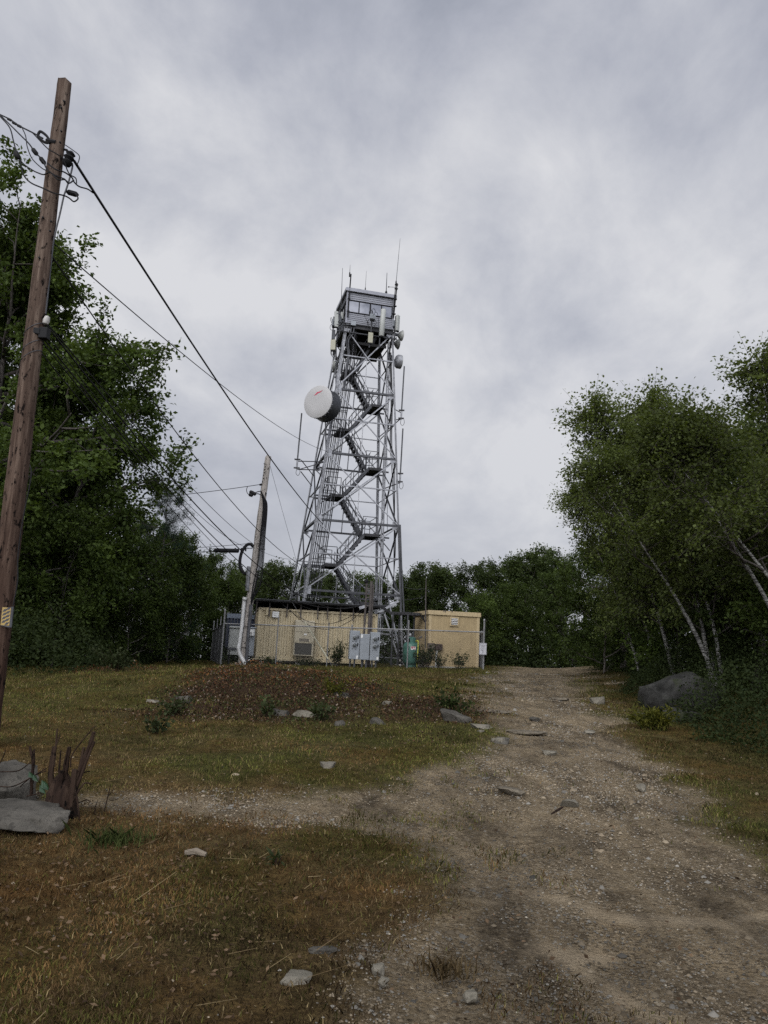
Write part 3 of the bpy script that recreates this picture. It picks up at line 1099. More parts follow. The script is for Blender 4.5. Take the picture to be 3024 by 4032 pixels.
loop('insulated_jumper', [c7(160, 735, 10.6), c7(215, 815, 10.5), c7(300, 875, 10.4), c7(350, 900, 10.3), c7(410, 918, 10.15), c7(470, 900, 10.1), c7(540, 965, 10.1), c7(600, 965, 10.15), c7(635, 990, 10.2)], .010, 'short black jumper branching from the lumpy cover furthest left to the near pole')
loop('tap_wire', [c7(210, 490, 11), c7(240, 560, 10.9), c7(255, 660, 10.7), c7(300, 770, 10.5), c7(380, 850, 10.3), c7(430, 880, 10.1)], .008, 'thin tap wire dropping from the incoming line in a long curve to the near pole')
loop('tap_wire', [c7(300, 525, 10.6), c7(370, 600, 10.4), c7(450, 680, 10.12), c7(520, 720, 10.08), c7(590, 775, 10.15), c7(625, 870, 10.2), c7(655, 920, 10.25), c7(705, 950, 10.3), c7(715, 1000, 10.3)], .009, 'thin wire crossing the front of the near pole above the other jumpers')
loop('tap_wire', [c7(440, 810, 10.12), c7(520, 870, 10.1), c7(600, 895, 10.15), c7(670, 945, 10.25), c7(690, 985, 10.3), c7(740, 1030, 10.5), c7(820, 1055, 10.8), c7(870, 1090, 11.1)], .011, 'black jumper leaving the near pole and joining the twisted service cable')
loop('tap_wire', [c7(595, 632), c7(680, 690), c7(738, 740), c7(735, 790), c7(722, 830), c7(745, 890, 10.5)], .007, 'thin stiff wire bowed outwards above the insulator of the near pole')
loop('riser_wire', [c7(672, 810), c7(675, 850), c7(650, 950), c7(620, 1050), c7(595, 1120), c7(560, 1280), c7(530, 1400), c7(500, 1540), c7(485, 1660), aty(T(8, 425, 560), 10.3)], .013, 'grey riser wires running down the right face of the near pole', M_GALVD)

# ------------------------------------------------------------------ middle utility pole
B2, T2 = Vector(aty(T(12, 366, 2170), 36.4)), Vector(aty(T(12, 630, 118), 36.4))
B2.z = hz(B2.x, B2.y) - .3
pole2 = thing('utility_pole', 'slim weathered grey wooden utility pole leaning beside the tan container', 'utility pole', tuple(B2))
pole_shape(B2, T2, .19, .145, 5).build('shaft', M_POLE2, pole2, smooth=True)
c12 = lambda x, y, Y=36.3: aty(T(12, x, y), Y)
m = MB()
m.tube([c12(400, 1480, 36.2), c12(375, 1750, 36.15), c12(345, 1960, 36.1)], .088, 12)
m.build('conduit', M_PVC, pole2, True)
m = MB(); m.tube(smooth([c12(345, 1950, 36.1), c12(347, 2010, 36.1), c12(375, 2070, 36.1), c12(395, 2110, 36.05), c12(400, 2180, 36.05)]), .092, 12)
cb_ = m.build('conduit_bend', M_PVC, pole2, True)
m = MB()
for (x, y) in ((344, 1965), (382, 2082), (402, 1490)):
    m.lathe([(.104, -.06), (.104, .06)], c12(x, y, 36.1), (.1 if y < 2000 else .5, 0, 1 if y < 2000 else -.8), 12)
build_each(m, 'coupling', M_PVC, pole2, True)
m = MB(); m.tube([c12(440, 1180, 36.2), c12(425, 1415, 36.2)], .085, 4)
m.build('upper_guard', M_GALV, pole2)
m = MB(); m.tube([c12(462, 1550, 36.15), c12(435, 1850, 36.1), c12(415, 2140, 36.1)], .075, 8)
m.build('steel_riser', M_GALVD, pole2, True)
m = MB()
for (x, y) in ((405, 1760), (365, 1960), (540, 960), (545, 1010)):
    m.tube([c12(x - 18, y, 36.15), c12(x + 55, y + 5, 36.15)], .02, 5)
build_each(m, 'strap', M_RUST, pole2)
m = MB()
rr = random.Random(4)
for k in range(8):
    o_ = 10 * k - 35
    m.tube(smooth([c12(575 + o_ * .5, 440 + 10 * k, 36.1), c12(600 + o_ * .6, 600, 36.1), c12(575 + o_ * .7, 900, 36.1), c12(555 + o_ * .8, 1150, 36.05), c12(520 + o_ * .9 + rr.uniform(-8, 8), 1350, 36), c12(480 + o_ * .4, 1480, 36.05), c12(462, 1560, 36.1)]), .016, 4)
m.build('cable_bundle', M_CABLE, pole2, True)
m = MB()
m.tube([c12(570, 385), c12(545, 392)], .05, 6)
for (x, y) in ((468, 464), (462, 488), (492, 476)):
    m.lathe([(.03, -.11), (.09, -.08), (.09, .08), (.03, .11)], c12(x, y), (1, 0, -.3), 8)
m.tube(smooth([c12(430, 405), c12(420, 440), c12(430, 475), c12(455, 490)]), .016, 4)
m.tube(smooth([c12(500, 470), c12(540, 455), c12(590, 458), c12(615, 480)]), .022, 4)
m.tube(smooth([c12(500, 478), c12(540, 480), c12(575, 510), c12(585, 560)]), .022, 4)
m.tube(smooth([c12(568, 388), c12(595, 420), c12(600, 460), c12(610, 500)]), .022, 4)
m.build('service_connectors', M_BLACK, pole2, True)
m = MB()
m.tube(smooth([c12(485, 990), c12(460, 966), c12(420, 975), c12(375, 1040), c12(355, 1130), c12(365, 1200), c12(395, 1245), c12(418, 1250)]), .075, 8)
lp = m.build('cable_loop', M_BLACK, pole2, True)
m = MB()
for k in range(7):
    c = c12(600 + 6 * (k % 2) - 4 * k, 190 + 28 * k, 36.2)
    m.lathe([(.03, 0), (.03, .05)], c, (0, -1, 0), 6)
m.tube([c12(585, 186), c12(600, 190)], .018, 4)
build_each(m, 'bolt', M_BLACK, pole2)

# ------------------------------------------------------------------ fire tower
TYAW = R_(14)
TU, TV = Vector((math.cos(TYAW), math.sin(TYAW), 0)), Vector((-math.sin(TYAW), math.cos(TYAW), 0))
LEVELS = [.65, 4.53, 8.60, 12.65, 16.70, 20.80]


def tc(z):
    return Vector((-2.17 + (-1.82 + 2.17) * (z - 4.53) / 16.57, 46.28, z))


def hw(z):
    return (5.45 - 1.9 * (z - 4.53) / 12.17) / 2


def tp(u, v, z):
    return tc(z) + TU * u + TV * v


SG = {'FL': (-1, -1), 'FR': (1, -1), 'BR': (1, 1), 'BL': (-1, 1)}


def corner(k, z):
    a, b = SG[k]
    return tp(a * hw(z), b * hw(z), z)


TOWER = thing('fire_tower', 'tall galvanised steel lattice fire lookout tower with stairs and a grey cab on top', 'lookout tower', tuple(tc(.65)))
for k in SG:
    m = MB()
    m.angle(corner(k, .45), corner(k, 20.95), .125, .018, 0, -1)
    if k == 'FL':
        m.tube([corner(k, .45), corner(k, 20.9)], .035, 8)
    m.build('leg', M_GALV, TOWER)
FACES = [('FL', 'FR'), ('FR', 'BR'), ('BR', 'BL'), ('BL', 'FL')]
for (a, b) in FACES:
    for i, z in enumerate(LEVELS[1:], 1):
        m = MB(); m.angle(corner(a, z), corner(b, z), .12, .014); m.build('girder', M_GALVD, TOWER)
        m = MB()
        for c in (a, b):
            p = corner(c, z); d = (corner(b, z) - corner(a, z)).normalized() * (1 if c == a else -1)
            nrm = Vector((d.y, -d.x, 0)) * .02
            m.obox(p + d * .16 + nrm + Vector((0, 0, .05)), d * .30, nrm * .8, (0, 0, .44))
        build_each(m, 'gusset_plate', M_GALV, TOWER)
    for i in range(1, 5):
        z0, z1 = LEVELS[i] + .08, LEVELS[i + 1] - .08
        for (p, q) in ((corner(a, z0), corner(b, z1)), (corner(b, z0), corner(a, z1))):
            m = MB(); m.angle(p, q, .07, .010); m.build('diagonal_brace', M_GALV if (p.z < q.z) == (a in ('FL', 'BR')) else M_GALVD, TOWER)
        # the crossing point, the strut through it and the hanger below
        w0, w1 = (corner(b, z0) - corner(a, z0)).length, (corner(b, z1) - corner(a, z1)).length
        t = w0 / (w0 + w1); zm = z0 + (z1 - z0) * t
        m = MB(); m.angle(corner(a, zm), corner(b, zm), .065, .010); m.build('strut', M_GALV, TOWER)
        cpt = (corner(a, zm) + corner(b, zm)) / 2; low = (corner(a, z0) + corner(b, z0)) / 2
        m = MB(); m.angle(low, cpt, .045, .008); m.build('hanger', M_GALV, TOWER)
    # bottom panel: knee braces from the first girder to the feet
    z0, z1 = .65, LEVELS[1]
    mid = (corner(a, z1) + corner(b, z1)) / 2
    for c in (a, b):
        if a != 'FL':
            m = MB(); m.angle(mid, corner(c, z0), .09, .014); m.build('knee_brace', M_GALV, TOWER)
    zm = 2.55
    m = MB(); m.angle(corner(a, zm).lerp(corner(b, zm), 0), corner(a, zm).lerp(corner(b, zm), .27), .09, .012)
    m.build('strut', M_GALV, TOWER)
    m = MB(); m.angle(corner(b, zm), corner(b, zm).lerp(corner(a, zm), .27), .09, .012)
    m.build('strut', M_GALV, TOWER)
for k, ((p0, p1), w_) in enumerate([(((4, 1305, 1298), (4, 1072, 1436)), .13), (((6, 446, 325), (6, 600, 810)), .08), (((6, 395, 545), (6, 640, 573)), .09), (((6, 400, 797), (6, 602, 812)), .04), (((6, 375, 330), (6, 440, 322)), .1), (((6, 400, 765), (6, 560, 895)), .06)]):
    m = MB(); m.angle(aty(T(*p0), 44.25), aty(T(*p1), 44.25), w_, .012); m.build('knee_brace', M_GALV if k != 5 else M_GALVD, TOWER)
for k in SG:
    m = MB(); p = corner(k, .45)
    m.lathe([(.42, -.6), (.42, .28)], (p.x, p.y, p.z), (0, 0, 1), 18)
    m.build('footing', M_CONC, TOWER)

# stairs: alternating landings and steep flights
LAND = [(1, .70), (-1, 2.3), (1, 4.2), (-1, 6.30), (1, 8.28), (-1, 10.5), (1, 12.35), (-1, 14.6), (1, 16.35), (-1, 18.35)]
LU = {-1: (-1.42, -.62), 1: (.86, 1.68)}


def land_u(s, z):
    a, b = LU[s]
    k = max(.82, min(1.0, hw(z) / 2.2))
    return a * k, b * k


for i, (s, z) in enumerate(LAND):
    a, b = land_u(s, z)
    if i:
        m = MB()
        m.obox(tp((a + b) / 2, 0, z), TU * (b - a), TV * 1.7, (0, 0, .05))
        for v_ in (-.85, .85):
            m.beam(tp(a, v_, z - .07), tp(b, v_, z - .07), .06, .14)
        for u_ in (a, b):
            m.beam(tp(u_, -.85, z - .07), tp(u_, .85, z - .07), .06, .14)
        m.build('landing', M_STAIR, TOWER)
        m = MB(); e = b if s > 0 else a
        m.beam(tp(e, -.5, z - .1), tp(s * hw(z), -.5, z - .1), .07, .09)
        m.beam(tp(e, .5, z - .1), tp(s * hw(z), .5, z - .1), .07, .09)
        m.beam(tp(e, -.8, z - .1), tp(s * hw(z - .8) * .98, -.8, z - .9), .05, .05)
        build_each(m, 'landing_bracket', M_GALVD, TOWER)
        m = MB()
        out = b if s > 0 else a
        inn = a if s > 0 else b
        loopp = [tp(inn, -.84, 0), tp(out, -.84, 0), tp(out, .84, 0), tp(inn, .84, 0)]
        for h in (.55, 1.05):
            for p, q in zip(loopp, loopp[1:]):
                m.tube([Vector((p.x, p.y, z + h)), Vector((q.x, q.y, z + h))], .022, 5)
        for p in loopp:
            m.tube([Vector((p.x, p.y, z)), Vector((p.x, p.y, z + 1.05))], .022, 5)
        m.build('landing_railing', M_GALVD, TOWER)
    s2, z2 = LAND[i + 1] if i + 1 < len(LAND) else (1, 20.95)
    u0 = land_u(s, z)[0] if s > 0 else land_u(s, z)[1]
    u1 = land_u(s2, z2)[0] if s2 > 0 else land_u(s2, z2)[1]
    v0 = -.44 if s < 0 else .44
    m = MB()
    for dv in (-.34, .34):
        m.beam(tp(u0, v0 + dv, z), tp(u1, v0 + dv, z2), .05, .16)
    nst = 9
    for k in range(1, nst):
        t = k / nst
        m.obox(tp(u0 + (u1 - u0) * t, v0, z + (z2 - z) * t), TU * .24, TV * .72, (0, 0, .035), 1)
        m.obox(tp(u0 + (u1 - u0) * t + (.11 if u1 > u0 else -.11), v0, z + (z2 - z) * t - .05), TU * .02, TV * .72, (0, 0, .12), 1)
    m.build('stair_flight', [M_GALVD, M_STAIR], TOWER)
    m = MB()
    for dv in (-.38, .38):
        for h in (.5, .95):
            m.tube([tp(u0, v0 + dv, z + h), tp(u1, v0 + dv, z2 + h)], .022, 5)
        for t in (.04, .35, .66, .97):
            p = tp(u0 + (u1 - u0) * t, v0 + dv, z + (z2 - z) * t)
            m.tube([p, p + Vector((0, 0, .95))], .022, 5)
    m.build('handrail', M_GALVD, TOWER)

# feed lines and conduits running up the frame
m = MB()
for u_ in (.20, .90):
    m.beam(tp(-hw(1) + u_, -hw(1) + .30, 1), tp(-hw(19.6) + u_, -hw(19.6) + .30, 19.6), .022, .03)
for k in range(15):
    z = 1.2 + 1.3 * k
    m.beam(tp(-hw(z) + .08, -hw(z) + .30, z), tp(-hw(z) + .93, -hw(z) + .30, z), .035, .035)
m.build('cable_ladder', M_GALVD, TOWER)
for k in range(9):
    u_ = .24 + .078 * k
    v_ = .24 if k % 3 else .36
    pts = [tp(-hw(z) + u_, -hw(z) + v_, z) for z in (.9, 5, 10, 15, 19.5)] + [tp(-1.1 + .05 * k, -1.25, 20.85)]
    MB().tube(pts, .016 + .010 * (k % 2), 6).build('feed_cable', M_CABLE if k != 6 else M_GALV, TOWER, True)
for (x0, x1, x2) in ((1072, 1105, 1142), (1096, 1128, 1160)):
    pts = [aty(T(4, x0, 1640), 46), aty(T(4, x1, 700), 46), aty(T(4, x2 - 14, 0), 46), aty(T(1, 1160 + (x0 - 1072) * .9, 1980), 46), aty(T(1, 1185 + (x0 - 1072) * .8, 1230), 46)]
    MB().tube(pts, .045, 8).build('conduit', M_GALV, TOWER, True)
for (dx,) in ((0,), (28,)):
    pts = [aty(T(4, 1330 + dx, 1440), 44.2), aty(T(4, 1312 + dx * .6, 900), 44.2), aty(T(4, 1300 + dx * .5, 460), 44.3)]
    MB().tube(pts, .05, 8).build('conduit', M_GALVD, TOWER, True)
for k in range(3):
    pts = [aty(T(4, 1225 + 12 * k, 1260), 45.6), aty(T(4, 1265 - 9 * k, 700), 45.6), aty(T(4, 1245 + 5 * k, 300), 45.6), aty(T(3, 1225 + 14 * k, 1250), 45.6), aty(T(3, 1205 + 10 * k, 960), 45.6), aty(T(3, 1215 + 8 * k, 500), 45.6), aty(T(1, 1200 + 8 * k, 1350), 45.6)]
    MB().tube(smooth(pts), .022, 5).build('feed_cable', M_CABLE, TOWER, True)
m = MB()
for dx in (0, 30):
    pts = [aty(T(1, 785 + dx, 1075), 44.5), aty(T(1, 770 + dx, 1150), 44.5), aty(T(1, 735 + dx * .7, 1210), 44.5), aty(T(1, 735 + dx * .6, 1290), 44.5), aty(T(1, 748 + dx * .4, 1370), 44.5), aty(T(1, 720 + dx * .4, 1560), 44.4), aty(T(1, 700 + dx * .4, 1750), 44.4)]
    m.tube(smooth(pts), .04, 7)
m.tube(smooth([aty(T(1, 640, 1085), 44.4), aty(T(1, 690, 1055), 44.4), aty(T(1, 775, 1045), 44.4)]), .035, 6)
build_each(m, 'flexible_conduit', M_GALVD, TOWER, True)
m = MB(); q = aty(T(1, 805, 1032), 44.4)
m.obox(q, TU * .30, TV * .14, (0, 0, .30)); m.build('junction_box', M_GREYP, TOWER, bevel=.01)

# cab
CH = 1.475
CAB_C = tc(21.1)


def cp(u, v, z):
    return Vector((CAB_C.x, CAB_C.y, 0)) + TU * u + TV * v + Vector((0, 0, z))


m = MB(); m.obox(cp(0, 0, 21.0), TU * 2.9, TV * 2.9, (0, 0, .16))
for v_ in np.linspace(-1.3, 1.3, 5):
    m.beam(cp(-1.42, v_, 20.86), cp(1.42, v_, 20.86), .06, .14)
m.build('cab_floor', M_UNDER, TOWER)
m = MB()
pl = [(-1.5, -1.5), (1.5, -1.5), (1.5, 1.5), (-1.5, 1.5)]
for (a, b), (c, d) in zip(pl, pl[1:] + pl[:1]):
    m.beam(cp(a, b, 20.88), cp(c, d, 20.88), .10, .2)
m.build('cab_floor_frame', M_STAIR, TOWER)
m = MB(); m.obox(cp(0, 0, 20.02), TU * 2.3, TV * 2.5, (0, 0, .05))
m.beam(cp(-1.2, -1.2, 20.0), cp(1.2, -1.2, 20.0), .08, .16); m.beam(cp(-1.2, 1.25, 20.0), cp(1.2, 1.25, 20.0), .08, .16)
m.build('service_deck', M_UNDER, TOWER)
m = MB()
for v_ in (-1.2, 1.2):
    for u_ in (-1.15, 1.15):
        m.beam(cp(u_, v_, 20.0), cp(u_, v_, 20.9), .06, .06)
build_each(m, 'deck_hanger', M_STAIR, TOWER)
WZ = [(21.10, 21.80), (21.80, 22.62), (22.62, 23.12)]


def wall(dirn, nrm, name):
    """One cab wall: lapped siding below and above a band of panes."""
    m = MB()
    for (z0, z1), nn in ((WZ[0], 6), (WZ[2], 4)):
        for k in range(nn):
            za, zb = z0 + (z1 - z0) * k / nn, z0 + (z1 - z0) * (k + 1) / nn
            o0, o1 = CH + .024, CH + .004
            L = 1.46
            P4 = [cp(0, 0, za) + nrm * o0 - dirn * L, cp(0, 0, za) + nrm * o0 + dirn * L, cp(0, 0, zb - .012) + nrm * o1 + dirn * L, cp(0, 0, zb - .012) + nrm * o1 - dirn * L]
            Q4 = [p - nrm * .03 for p in P4]
            m.add(P4 + Q4, [(0, 1, 2, 3), (7, 6, 5, 4), (0, 4, 5, 1), (3, 2, 6, 7), (0, 3, 7, 4), (1, 5, 6, 2)])
    wo = m.build(name, M_SIDING, TOWER)
    m = MB()
    z0, z1 = WZ[1]
    for z in (z0 + .02, z1 - .02):
        m.obox(cp(0, 0, z) + nrm * (CH + .015), dirn * 2.92, nrm * .07, (0, 0, .05))
    for k in range(5):
        u_ = -1.42 + 2.84 * k / 4
        m.obox(cp(0, 0, (z0 + z1) / 2) + nrm * (CH + .012) + dirn * u_, dirn * (.05 if k != 2 else .08), nrm * .06, (0, 0, z1 - z0 - .1))
    m.build('window_frame', M_BLACK, wo)
    for k in range(4):
        u_ = -1.42 + 2.84 * (k + .5) / 4
        mm = MB().obox(cp(0, 0, (z0 + z1) / 2) + nrm * (CH - .005) + dirn * u_, dirn * .65, nrm * .012, (0, 0, z1 - z0 - .1))
        mm.build('window_pane', M_GLASS, wo)


wall(TU, -TV, 'cab_wall'); wall(TV, -TU, 'cab_wall'); wall(TU, TV, 'cab_wall'); wall(TV, TU, 'cab_wall')
for (a, b) in pl:
    a, b = a / 1.5 * CH, b / 1.5 * CH
    m = MB().obox(cp(a, b, 22.1), TU * .11, TV * .11, (0, 0, 2.04)); m.build('corner_trim', M_ROOFT, TOWER)
m = MB(); m.obox(cp(0, 0, 23.24), TU * 3.26, TV * 3.26, (0, 0, .20)); m.obox(cp(0, 0, 23.365), TU * 3.16, TV * 3.16, (0, 0, .05))
m.build('cab_roof', M_ROOFT, TOWER, bevel=.012)
# antenna outrigger pipes round the cab
m = MB()
for z in (20.45, 21.02):
    m.tube([cp(-2.0, -1.62, z), cp(1.75, -1.62, z)], .04, 6)
    m.tube([cp(-1.72, -1.75, z + .05), cp(-1.72, 1.75, z + .05)], .04, 6)
    m.tube([cp(1.68, -1.75, z + .05), cp(1.68, 1.75, z + .05)], .04, 6)
build_each(m, 'outrigger_pipe', M_GALVD, TOWER)

# ------------------------------------------------------------------ antennas on the tower


def c1(x, y, Y=44.5):
    return aty(T(1, x, y), Y)


def c2(x, y, Y=44.3):
    return aty(T(2, x, y), Y)


def c3p(x, y, Y=43.0):
    return aty(T(3, x, y), Y)


def whip(name, t0, t1, r0, label, mast=None, grp=None):
    o = thing(name, label, 'whip antenna', tuple(t0), grp)
    r0 *= 1.15
    MB().tube([t0, Vector(t0).lerp(t1, .5), t1], [r0, r0 * .8, r0 * .5], 6).build('rod', M_GALVD, o, True)
    MB().lathe([(r0 * 2.2, -.12), (r0 * 2.2, .12), (r0 * 1.3, .2)], t0, (0, 0, 1), 8).build('base', M_BLACK, o, True)
    return o


whip('whip_antenna', c1(670, 905, 45.6), c1(688, 430, 45.6), .024, 'long thin grey whip antenna left of the cab, reaching down to its floor')
whip('whip_antenna', c1(765, 505, 44.5), c1(771, 395, 44.5), .016, 'short thin whip antenna clipped to the top of the single black mast on the cab')
whip('whip_antenna', c1(935, 672, 46.5), c1(948, 460, 46.5), .014, 'hair-thin whip antenna standing at the middle of the cab roof')
whip('whip_antenna', c1(1162, 712, 46.0), c1(1172, 482, 46.0), .030, 'stout pale rod antenna on the right half of the cab roof')
whip('whip_antenna', c1(1270, 600, 45.0), c1(1315, 110, 45.0), .018, 'tallest whip antenna, rising above the right corner of the cab')

o = thing('antenna_mast', 'black pipe mast fixed to the left front corner of the cab', 'mast', tuple(c1(745, 960, 44.4)))
MB().tube([c1(745, 960, 44.4), c1(758, 760, 44.4), c1(780, 495, 44.4)], [.05, .045, .04], 7).build('pipe', M_BLACK, o, True)
m = MB()
for y, x in ((900, 749), (765, 757), (655, 767)):
    m.obox(c1(x, y, 44.45), TU * .16, TV * .14, (0, 0, .06))
build_each(m, 'clamp', M_BLACK, o)
o = thing('antenna_mast', 'black double pipe mast with a small side arm at a front cab corner', 'mast', tuple(c1(1240, 970, 45.0)))
m = MB(); m.tube([c1(1243, 970, 45.05), c1(1265, 760, 45.05), c1(1283, 597, 45.05)], .042, 7)
m.tube([c1(1238, 960, 45.0), c1(1252, 760, 45.0), c1(1268, 605, 45.0)], .026, 6); m.build('pipe', M_BLACK, o, True)
m = MB()
for x, y in ((1275, 612), (1272, 655), (1262, 770), (1258, 845), (1248, 930)):
    m.obox(c1(x, y, 45.0), TU * .20, TV * .12, (0, 0, .05))
build_each(m, 'clamp', M_BLACK, o)
m = MB(); m.tube([c1(1262, 640, 45), c1(1225, 637, 45), c1(1190, 635, 45)], .014, 5); m.lathe([(.03, -.05), (.04, 0), (.03, .05)], c1(1190, 635, 45), (1, 0, 0), 7)
m.build('side_arm', M_BLACK, o)

# big shrouded dish
DA = Vector((-.50, -.87, 0)).normalized()
DC = c3p(420, 502, 42.35)
o = thing('microwave_dish', 'big round white drum dish with a red lightning mark, hung off the left tower leg', 'microwave dish', tuple(DC))
MB().lathe([(.93, 0), (.945, .01), (.945, -.03), (.93, -.05), (.925, -.92), (.945, -.94), (.945, -1.0), (.90, -1.04), (.62, -1.24), (.25, -1.36), (.12, -1.38)], DC, DA, 56).build('shroud', M_DISH if False else M_SHROUD, o, True)
MB().lathe([(.965, -.035), (.965, .004), (.93, .022), (.5, .040), (.01, .045)], DC, DA, 56).build('radome', M_DISH, o, True)
du = Vector((-DA.y, DA.x, 0)) * -1
if du.x < 0:
    du = -du
dz = Vector((0, 0, 1))
m = MB()
for k in range(24):
    a = 2 * PI * k / 24
    p = DC + (du * math.cos(a) + dz * math.sin(a)) * .955
    m.beam(p - DA * .02, p - DA * .17, .012, .03)
build_each(m, 'tension_hook', M_GALV, o)
bolt = [(-.31, -.10), (-.10, .035), (-.085, .06), (.10, .075), (.115, .06), (.31, .135), (.20, .055), (.085, .0), (.075, .02), (-.10, -.035), (-.155, -.095), (-.145, -.06)]
m = MB()
ca, sa = math.cos(R_(4)), math.sin(R_(4))
pts = [DC + DA * .052 + du * (x * ca - y * sa + .02) + dz * (x * sa + y * ca + .50) for x, y in bolt]
lo = [p - DA * .012 for p in pts]
n_ = len(bolt)
m.add(pts + lo, [tuple(range(n_)), tuple(range(2 * n_ - 1, n_ - 1, -1))] + [(i, n_ + i, n_ + (i + 1) % n_, (i + 1) % n_) for i in range(n_)])
m.build('lightning_mark', M_RED, o)
m = MB(); back = DC - DA * 1.36
m.tube([back + Vector((0, 0, -.5)), back + Vector((.0, 0, .75))], .055, 8)
m.beam(back + Vector((0, 0, .55)), corner('FL', DC.z + .55), .09, .09); m.beam(back + Vector((0, 0, -.4)), corner('FL', DC.z - .4), .09, .09)
m.build('mounting_pipe', M_GALVD, o)


def side_dish(ctr, ax, rad, depth, label, drum=False):
    o = thing('microwave_dish', label, 'microwave dish', tuple(ctr))
    ax = Vector(ax).normalized()
    if drum:
        MB().lathe([(rad * .97, .0), (rad, -.01), (rad, -depth * .55), (rad * .8, -depth * .8), (rad * .3, -depth)], ctr, ax, 32).build('drum', M_GALV, o, True)
        MB().lathe([(rad * 1.01, -.02), (rad * 1.01, .012), (rad * .6, .03), (.01, .035)], ctr, ax, 32).build('radome', M_LGREY, o, True)
    else:
        MB().lathe([(rad, 0), (rad * 1.02, -.015), (rad * .96, -.04), (rad * .72, -depth * .55), (rad * .3, -depth * .95), (.05, -depth)], ctr, ax, 32).build('reflector', M_LGREY, o, True)
        MB().lathe([(rad * 1.03, -.02), (rad * 1.03, .012), (rad * .6, .03), (.01, .035)], ctr, ax, 32).build('radome', M_DISH, o, True)
    b = Vector(ctr) - ax * depth
    m = MB(); m.obox(b - ax * .10, ax * .22, ax.cross(Vector((0, 0, 1))) * .14, (0, 0, .16)); m.tube([b - ax * .2 + Vector((0, 0, -.35)), b - ax * .2 + Vector((0, 0, .35))], .045, 7)
    m.build('mount', M_GALVD, o)


side_dish(c2(1383, 1128, 45.6), (.93, .30, .0), .33, .30, 'upper small pale dish facing right at the cab floor')
side_dish(c2(1325, 1265, 46.6), (.93, .30, .0), .34, .30, 'lower small pale dish facing right, half hidden under the cab')
side_dish(c2(1362, 1558, 45.8), (.93, .28, .0), .43, .42, 'grey drum dish facing right below the cab deck', True)
side_dish(c1(594, 1500, 46.2), (-.95, .2, 0), .36, .30, 'small dark dish facing left beside the upper stairs')


def panel(name, top, bot, w, d, mat, label, cat='panel antenna', rnd=False, face=None):
    o = thing(name, label, cat, tuple(bot))
    top, bot = Vector(top), Vector(bot)
    ax = top - bot
    f = Vector(face or -TV); s_ = ax.cross(f).normalized()
    if rnd:
        MB().lathe([(w * .46, 0), (w * .5, .015), (w * .5, ax.length - .02), (w * .46, ax.length)], bot, ax, 24).build('radome', mat, o, True)
    else:
        MB().obox((top + bot) / 2, s_ * w, f.normalized() * d, ax).build('radome', mat, o, bevel=min(w, d) * .2)
    MB().obox(bot - ax.normalized() * .03, s_ * w * .85, f.normalized() * d * .8, ax.normalized() * .07).build('connector_plate', M_BLACK, o)
    m = MB()
    bk = -f.normalized() * (d / 2 + .10 + (w * .4 if rnd else 0))
    m.tube([bot + bk - ax * .35, top + bk], .04, 7)
    for t in (.15, .85):
        q = bot.lerp(top, t)
        m.obox(q + bk * .55, s_ * .12, bk * 1.1, (0, 0, .05))
    m.build('mount', M_GALVD, o)
    return o


panel('panel_antenna', c2(1080, 700, 44.15), c2(1044, 1138, 44.15), .315, .3, M_LGREY, 'big round-fronted pale grey cylinder antenna in front of the cab windows', rnd=True)
panel('panel_antenna', c2(1316, 795, 45.0), c2(1303, 1050, 45.0), .25, .16, M_LGREY, 'flat pale grey panel antenna at the right corner of the cab', face=(TU * .6 - TV * .8))
panel('panel_antenna', c2(309, 730, 44.6), c2(310, 985, 44.6), .11, .24, M_LGREY, 'narrow upright pale panel antenna at the left corner of the cab', face=-TU)
panel('panel_antenna', c2(404, 742, 45.0), c2(402, 855, 45.0), .16, .10, M_LGREY, 'short pale box antenna beside the left cab wall', face=(-TV))
panel('panel_antenna', c2(871, 1078, 43.9), c2(860, 1247, 43.9), .29, .12, M_CREAM, 'small cream flat antenna hanging below the middle of the cab front')
o = panel('panel_antenna', c2(262, 1195, 44.2), c2(252, 1365, 44.2), .31, .16, M_CREAM, 'yellowish box antenna low at the left of the cab, with cables hanging out', face=(-TV * .9 - TU * .4))
m = MB(); m.obox(c2(262, 1110, 44.35), TU * .20, TV * .10, (0, 0, .62)); m.build('grey_back_plate', M_GALVD, o)
m = MB()
rr = random.Random(9)
for k in range(7):
    x = 218 + 12 * k
    m.tube(smooth([c2(x, 1372, 44.2), c2(x + rr.uniform(-6, 6), 1420, 44.25), c2(x + 25, 1470 + rr.uniform(-15, 15), 44.4), c2(300 + 8 * k, 1530, 44.8)]), .012, 4)
build_each(m, 'jumper_cable', M_CABLE, o, True)


def radio(ctr, w, h, d, label, loops, Y):
    o = thing('radio_unit', label, 'radio unit', tuple(ctr))
    m = MB(); m.obox(ctr, TU * w, TV * d, (0, 0, h))
    for k in range(5):
        m.obox(Vector(ctr) + TU * (w * (k - 2) / 5.5) - TV * (d / 2 + .02), TU * .018, TV * .04, (0, 0, h * .9))
    m.build('housing', M_GREYP, o, bevel=.008)
    m = MB(); m.obox(Vector(ctr) - Vector((0, 0, h / 2 + .05)), TU * w * .8, TV * d * .7, (0, 0, .1))
    m.build('connector_plate', M_BLACK, o)
    m = MB()
    for lp_ in loops:
        m.tube(smooth([c2(x, y, Y) for x, y in lp_]), .014, 5)
    build_each(m, 'jumper_cable', M_CABLE, o, True)
    m = MB(); m.tube([Vector(ctr) + TV * .2 + Vector((0, 0, .5)), Vector(ctr) + TV * .2 - Vector((0, 0, .9))], .04, 7)
    m.build('mounting_pipe', M_GALVD, o)


